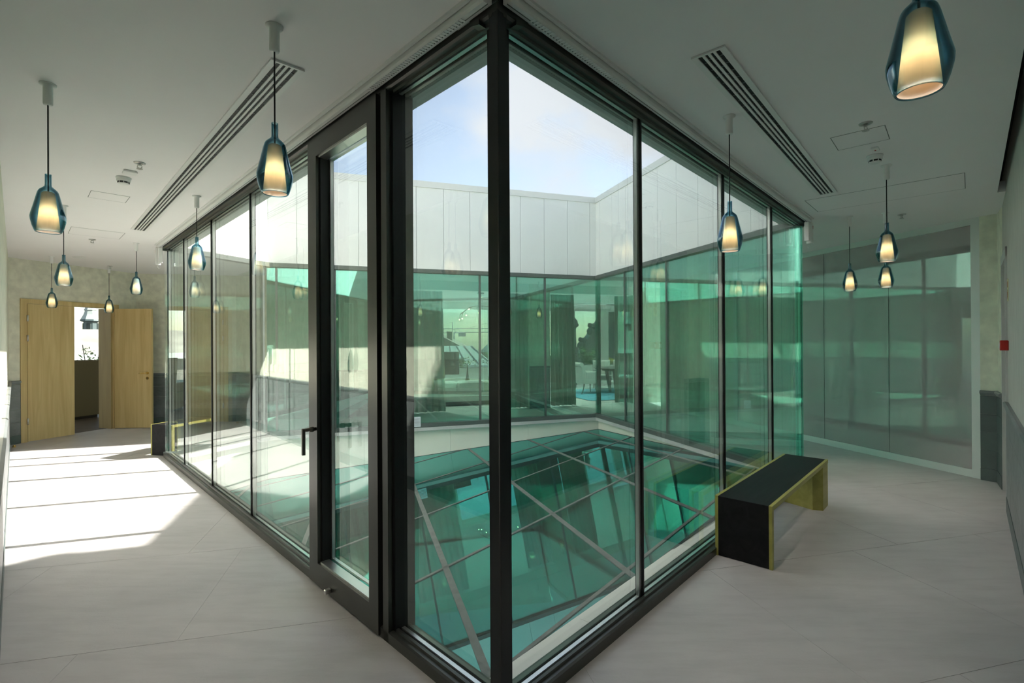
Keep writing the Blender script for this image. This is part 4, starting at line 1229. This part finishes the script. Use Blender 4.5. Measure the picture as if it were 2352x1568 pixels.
for t in (0.4, 1.62, 2.9, 4.1):
    obj('post', dseg(t, t + 0.1, -3.76, -3.6, 0.0, HC), 'white_alu', ws)
    obj('post_seal', dseg(t - 0.02, t, -3.72, -3.64, 0.09, 2.72), 'frame', ws)
for a, b in ((0.5, 1.62), (1.72, 2.9), (3.0, 4.1)):
    obj('pane', dseg(a, b, -3.70, -3.685, 0.09, 2.72), 'glass_clear', ws)
wall('wall_study_side', W0 + dwall * 4.2 - nD * 0.1, W0 + dwall * 4.2 - nD * 3.8, 'plaster', 'side wall of the room beyond the oak door', n_in=tuple(-dwall))
wall('wall_study_near', W0 - dwall * 0.6 - nD * 0.2, W0 - dwall * 0.6 - nD * 3.8, 'plaster', 'near side wall of the room beyond the oak door', n_in=tuple(dwall))

# ------------------------------------------------------------------ terrace, planters and the town outside
obj('floor_terrace', MB().prism([tuple(far_pt(-9, 7.35)), tuple(far_pt(9, 7.35)), tuple(far_pt(9, 12)), tuple(far_pt(-9, 12))], -0.2, -0.02), 'tile', kind='structure', label='pale terrace outside the lounge windows', cat='floor')
def leaf_cloud(n, sx, sy, sz, size, seed, dens=1.0):
    r = random.Random(seed); mb = MB()
    for k in range(n):
        x = max(-1, min(1, r.gauss(0, 0.42))) * sx; y = max(-1, min(1, r.gauss(0, 0.4))) * sy
        hmax = sz * (0.55 + 0.45 * math.sin(x * 5.0 + seed) ** 2) * (1 - min(1, abs(x) / (sx * 1.4)) ** 2 * 0.5)
        z = r.random() ** 0.8 * hmax
        a = r.uniform(0, 6.28); t = r.uniform(-0.9, 0.9); s = size * r.uniform(0.6, 1.3)
        u = Vector((math.cos(a), math.sin(a), t)).normalized() * s
        v = u.cross(Vector((r.uniform(-1, 1), r.uniform(-1, 1), 1))).normalized() * s * 0.32
        c = Vector((x, y, z))
        mb.add([c - u, c + v, c + u, c - v], [(0, 1, 2, 3)])
    return mb
def shrub(x, off, z, n, sx, sy, sz, size, seed, label, mats=('leaf', 'leaf2')):
    p = far_pt(x, off)
    o = thing('shrub', label, 'shrub', (p.x, p.y, z), rz_cd, 'terrace planting')
    obj('foliage', leaf_cloud(n, sx, sy, sz, size, seed), mats[0], o, kind='stuff')
    obj('foliage', leaf_cloud(n // 2, sx, sy, sz * 0.85, size, seed + 50), mats[1], o, kind='stuff')
    st = MB(); r = random.Random(seed)
    for k in range(5):
        xx = r.uniform(-sx, sx) * 0.5
        st.tube([(xx, 0, 0), (xx * 1.2, 0.03, sz * 0.7)], 0.008, 5)
    obj('stems', st, 'darkwood', o, kind='stuff')
for xa, xb, lb in ((-4.2, 0.6, 'white terrace planter outside the lounge window'), (0.9, 4.9, 'white terrace planter outside the dining window')):
    o = thing('planter', lb, 'planter', (0, 0, 0), 0, 'terrace planters')
    P, Q = far_pt(xa, 8.6), far_pt(xb, 8.6)
    obj('trough', MB().prism([tuple(P), tuple(Q), tuple(Q + ncd * 0.5), tuple(P + ncd * 0.5)], -0.02, 0.62), 'planter', o)
    obj('soil', MB().prism([tuple(P + ncd * 0.04 + dcd * 0.04), tuple(Q + ncd * 0.04 - dcd * 0.04), tuple(Q + ncd * 0.46 - dcd * 0.04), tuple(P + ncd * 0.46 + dcd * 0.04)], 0.60, 0.625), 'darkwood', o)
shrub(-1.95, 8.85, 0.63, 260, 0.6, 0.18, 0.55, 0.06, 3, 'sparse green shrub in the planter behind the television')
shrub(-0.6, 8.85, 0.63, 320, 0.6, 0.18, 0.75, 0.06, 4, 'leafy shrub in the planter next to the corner post')
shrub(1.85, 8.85, 0.63, 700, 0.58, 0.2, 0.95, 0.065, 5, 'dense bright shrub in the planter beyond the dining chairs')
shrub(3.05, 8.85, 0.63, 500, 0.5, 0.2, 0.8, 0.065, 6, 'dense shrub in the planter right of the bright one')
shrub(4.1, 8.85, 0.63, 260, 0.4, 0.2, 0.35, 0.05, 9, 'yellow flowering plant outside the dining window', ('yellow', 'leaf'))
# glass roofed hall
o = thing('hall_building', 'long pale hall with a hipped glass roof across the street', 'building', (-7.5, 62, 0), math.radians(4))
obj('wall', MB().box(-7, 4.5, 0, 14, -12, -1.2), 'stone_pale', o)
rf = obj('roof', MB().add([(-7.5, -0.5, -1.2), (5, -0.5, -1.2), (5, 14, -1.2), (-7.5, 14, -1.2), (-5.2, 4, 1.1), (2.4, 4, 1.1), (2.4, 10, 1.1), (-5.2, 10, 1.1)],
          [(0, 1, 5, 4), (1, 2, 6, 5), (2, 3, 7, 6), (3, 0, 4, 7), (4, 5, 6, 7), (3, 2, 1, 0)]), 'roofwhite', o)
for k in range(9):
    x0 = -7.5 + 12.5 * k / 8; x1 = -5.2 + 7.6 * k / 8
    obj('rib', MB().tube([(x0, -0.52, -1.15), (x1, 3.98, 1.16)], 0.05, 5), 'crane', rf)
obj('cornice', MB().box(-7.8, 5.3, -0.8, 14.3, -1.55, -1.2), 'coping', o)
o = thing('gabled_building', 'weathered gabled house left of the glass roofed hall', 'building', (-15.5, 96, 0), 0)
obj('wall', MB().box(-6, 6, 0, 12, -12, 0.5), 'stone_pale', o)
obj('roof', MB().add([(-6.4, -0.4, 0.5), (6.4, -0.4, 0.5), (6.4, 12.4, 0.5), (-6.4, 12.4, 0.5), (-1.5, -0.4, 4.6), (-1.5, 12.4, 4.6)], [(0, 1, 4), (1, 2, 5, 4), (2, 3, 5), (3, 0, 4, 5), (3, 2, 1, 0)]), 'stone', o)
obj('chimney', MB().box(2.5, 3.6, 3, 4, 2, 3.8), 'stone', o)
o = thing('stone_building', 'distant dark stone houses right of the glass roofed hall', 'building', (-1.0, 80, 0), 0)
obj('wall', MB().box(-4, 5, 0, 10, -12, 0.0), 'stone', o)
obj('roof', MB().add([(-4.3, -0.3, 0.0), (5.3, -0.3, 0.0), (5.3, 10.3, 0.0), (-4.3, 10.3, 0.0), (-2, 5, 2.4), (3.2, 5, 2.4)], [(0, 1, 5, 4), (1, 2, 5), (2, 3, 4, 5), (3, 0, 4), (3, 2, 1, 0)]), 'rooflead', o)
for x in (-2.0, 1.6, 3.6): obj('chimney', MB().box(x, x + 0.8, 4, 5, 1.2, 3.0), 'stone', o)
def crane(loc, rzc, H, jib, label):
    o = thing('tower_crane', label, 'crane', loc, rzc, 'tower cranes on the skyline')
    m = MB()
    for sx in (-.4, .4):
        for sy in (-.4, .4): m.tube([(sx, sy, -12), (sx, sy, H)], 0.09, 4)
    z = -12.0; s = 1
    while z < H - 0.8:
        m.tube([(-.4 * s, -.4, z), (.4 * s, -.4, z + 0.8)], 0.05, 4); z += 0.8; s = -s
    obj('mast', m, 'crane', o)
    j = MB(); j.tube([(-3, 0, H), (jib, 0, H)], 0.09, 4); j.tube([(-2, 0, H + 1.0), (jib - 1, 0, H + 1.0)], 0.07, 4)
    x = -2.0
    while x < jib - 1: j.tube([(x, 0, H), (x + 0.6, 0, H + 1.0), (x + 1.2, 0, H)], 0.05, 4); x += 1.2
    obj('jib', j, 'crane', o)
    obj('counterweight', MB().box(-3.2, -1.6, -.5, .5, H - 0.9, H), 'crane', o)
    obj('peak', MB().tube([(0, 0, H), (0, 0, H + 2.6)], 0.1, 4).tube([(0, 0, H + 2.6), (jib * 0.6, 0, H + 1)], 0.03, 4), 'crane', o)
crane((-14.6, 122, 0), math.radians(200), 4.0, 14, 'tower crane at the left of the lounge window')
crane((-5.6, 128, 0), math.radians(185), 4.2, 10, 'tower crane at the right of the lounge window')
# carved stone pinnacle and gable outside the dining window
o = thing('stone_pinnacle', 'carved stone pinnacle outside the dining window', 'pinnacle', (4.62, 39, 0), 0.3)
pp = [(0.95, -6), (0.95, 0.5), (1.15, 0.7), (0.8, 1.0), (0.7, 2.6), (0.95, 2.8), (0.95, 3.2), (0.55, 3.5), (0.6, 4.2), (0.85, 4.4), (0.5, 4.8), (0.3, 5.6), (0.45, 5.8), (0.0, 6.6)]
pp = [(r * 0.58, z) for r, z in pp]
obj('shaft', MB().lathe(pp, 10), 'stone', o)
for z in (1.0, 2.9, 4.4):
    for k in range(4):
        a = k * PI / 2
        obj('crocket', MB().ball((0.52 * math.cos(a), 0.52 * math.sin(a), z), 0.17, 8, 5), 'stone', o)
o = thing('dormer_gable', 'steep dark roof with stepped stone scrolls outside the dining window', 'gable', (8.6, 40, 0), 0.0)
def slope(x0, z0, x1, z1, zb, y0, y1):
    return MB().add([(x0, y0, z0), (x1, y0, z1), (x1, y0, zb), (x0, y0, zb), (x0, y1, z0), (x1, y1, z1), (x1, y1, zb), (x0, y1, zb)],
                    [(0, 1, 2, 3), (7, 6, 5, 4), (0, 4, 5, 1), (1, 5, 6, 2), (2, 6, 7, 3), (3, 7, 4, 0)])
obj('roof', slope(-2.5, 0.7, 3.5, 9.5, -6, 0.35, 8), 'rooflead', o)
cp = MB()
cp.add([(-3.0, 0, -0.2), (-2.2, 0, -0.2), (-2.2, 0, 0.6), (3.8, 0, 9.4), (3.0, 0, 9.9), (-3.0, 0, 1.0)] + [(-3.0, 0.5, -0.2), (-2.2, 0.5, -0.2), (-2.2, 0.5, 0.6), (3.8, 0.5, 9.4), (3.0, 0.5, 9.9), (-3.0, 0.5, 1.0)],
       [(0, 1, 2, 3, 4, 5), (11, 10, 9, 8, 7, 6)] + [(k, 6 + k, 6 + (k + 1) % 6, (k + 1) % 6) for k in range(6)])
obj('coping', cp, 'stone', o)
for k in range(7):
    x = -3.0 + k * 0.78; z = 1.25 + k * 1.16
    obj('scroll', MB().ball((x, 0.25, z), 0.34, 9, 6).ball((x + 0.25, 0.25, z + 0.42), 0.25, 8, 5).ball((x - 0.05, 0.25, z + 0.5), 0.2, 8, 5), 'stone', o)
# tower and houses seen through the oak door
def towerobj():
    o = thing('church_tower', 'pale turret with a tiered lead roof beyond the oak door', 'tower', (-38.2, 45.0, 0), 0.2)
    obj('shaft', MB().lathe([(0.6, -6), (0.6, 2.3), (0.85, 2.5), (0.85, 2.65), (0.6, 2.7)], 8), 'stone_pale', o)
    lan = obj('lantern', MB().lathe([(0.52, 2.7), (0.52, 3.6), (0.78, 3.7), (0.72, 3.85)], 8), 'rooflead', o)
    for k in range(4):
        obj('opening', MB().box(-0.14, 0.14, 0.46, 0.54, 2.85, 3.5).xf(Matrix.Rotation(k * PI / 2 + 0.2, 4, 'Z')), 'dark', lan)
    obj('spire', MB().lathe([(0.72, 3.85), (0.5, 4.3), (0.42, 4.6), (0.48, 4.7), (0.14, 5.4), (0.0, 5.9)], 8), 'roofwhite', o)
towerobj()
o = thing('street_house', 'pale house front under the turret beyond the oak door', 'building', (-30.6, 33.5, 0), math.radians(42))
obj('wall', MB().box(-9, 9, 0, 6, -12, 0.9), 'stone_pale', o)
obj('roof', MB().add([(-9.3, -0.3, 0.9), (9.3, -0.3, 0.9), (9.3, 6.3, 0.9), (-9.3, 6.3, 0.9), (-8, 3, 2.7), (8, 3, 2.7)], [(0, 1, 5, 4), (1, 2, 5), (2, 3, 4, 5), (3, 0, 4), (3, 2, 1, 0)]), 'stone_pale', o)
obj('cornice', MB().box(-9.4, 9.4, -0.5, 0.0, 0.45, 0.9), 'coping', o)
for k in range(6): obj('window', MB().box(-8 + k * 2.7, -6.9 + k * 2.7, -0.06, 0.02, -3.2, -1.2), 'rooflead', o)
p = Vector((-11.35, 13.55))
o = thing('shrub', 'bright green shrub outside the window beyond the oak door', 'shrub', (p.x, p.y, 0.75), 0.4, 'terrace planting')
obj('foliage', leaf_cloud(260, 0.55, 0.3, 0.75, 0.06, 12), 'leaf', o, kind='stuff')
obj('stems', MB().tube([(0, 0, 0), (0.1, 0, 0.9)], 0.01, 5).tube([(-.2, 0, 0), (-.3, 0, 0.8)], 0.01, 5), 'darkwood', o, kind='stuff')

o = thing('planter', 'pale planter outside the window beyond the oak door', 'planter', (p.x, p.y, 0), math.atan2(dwall.y, dwall.x), 'terrace planters')
obj('trough', MB().bevbox(-1.2, 1.2, -0.25, 0.25, 0.0, 0.72, 0.015), 'planter', o)
obj('soil', MB().box(-1.15, 1.15, -0.2, 0.2, 0.715, 0.735), 'darkwood', o)
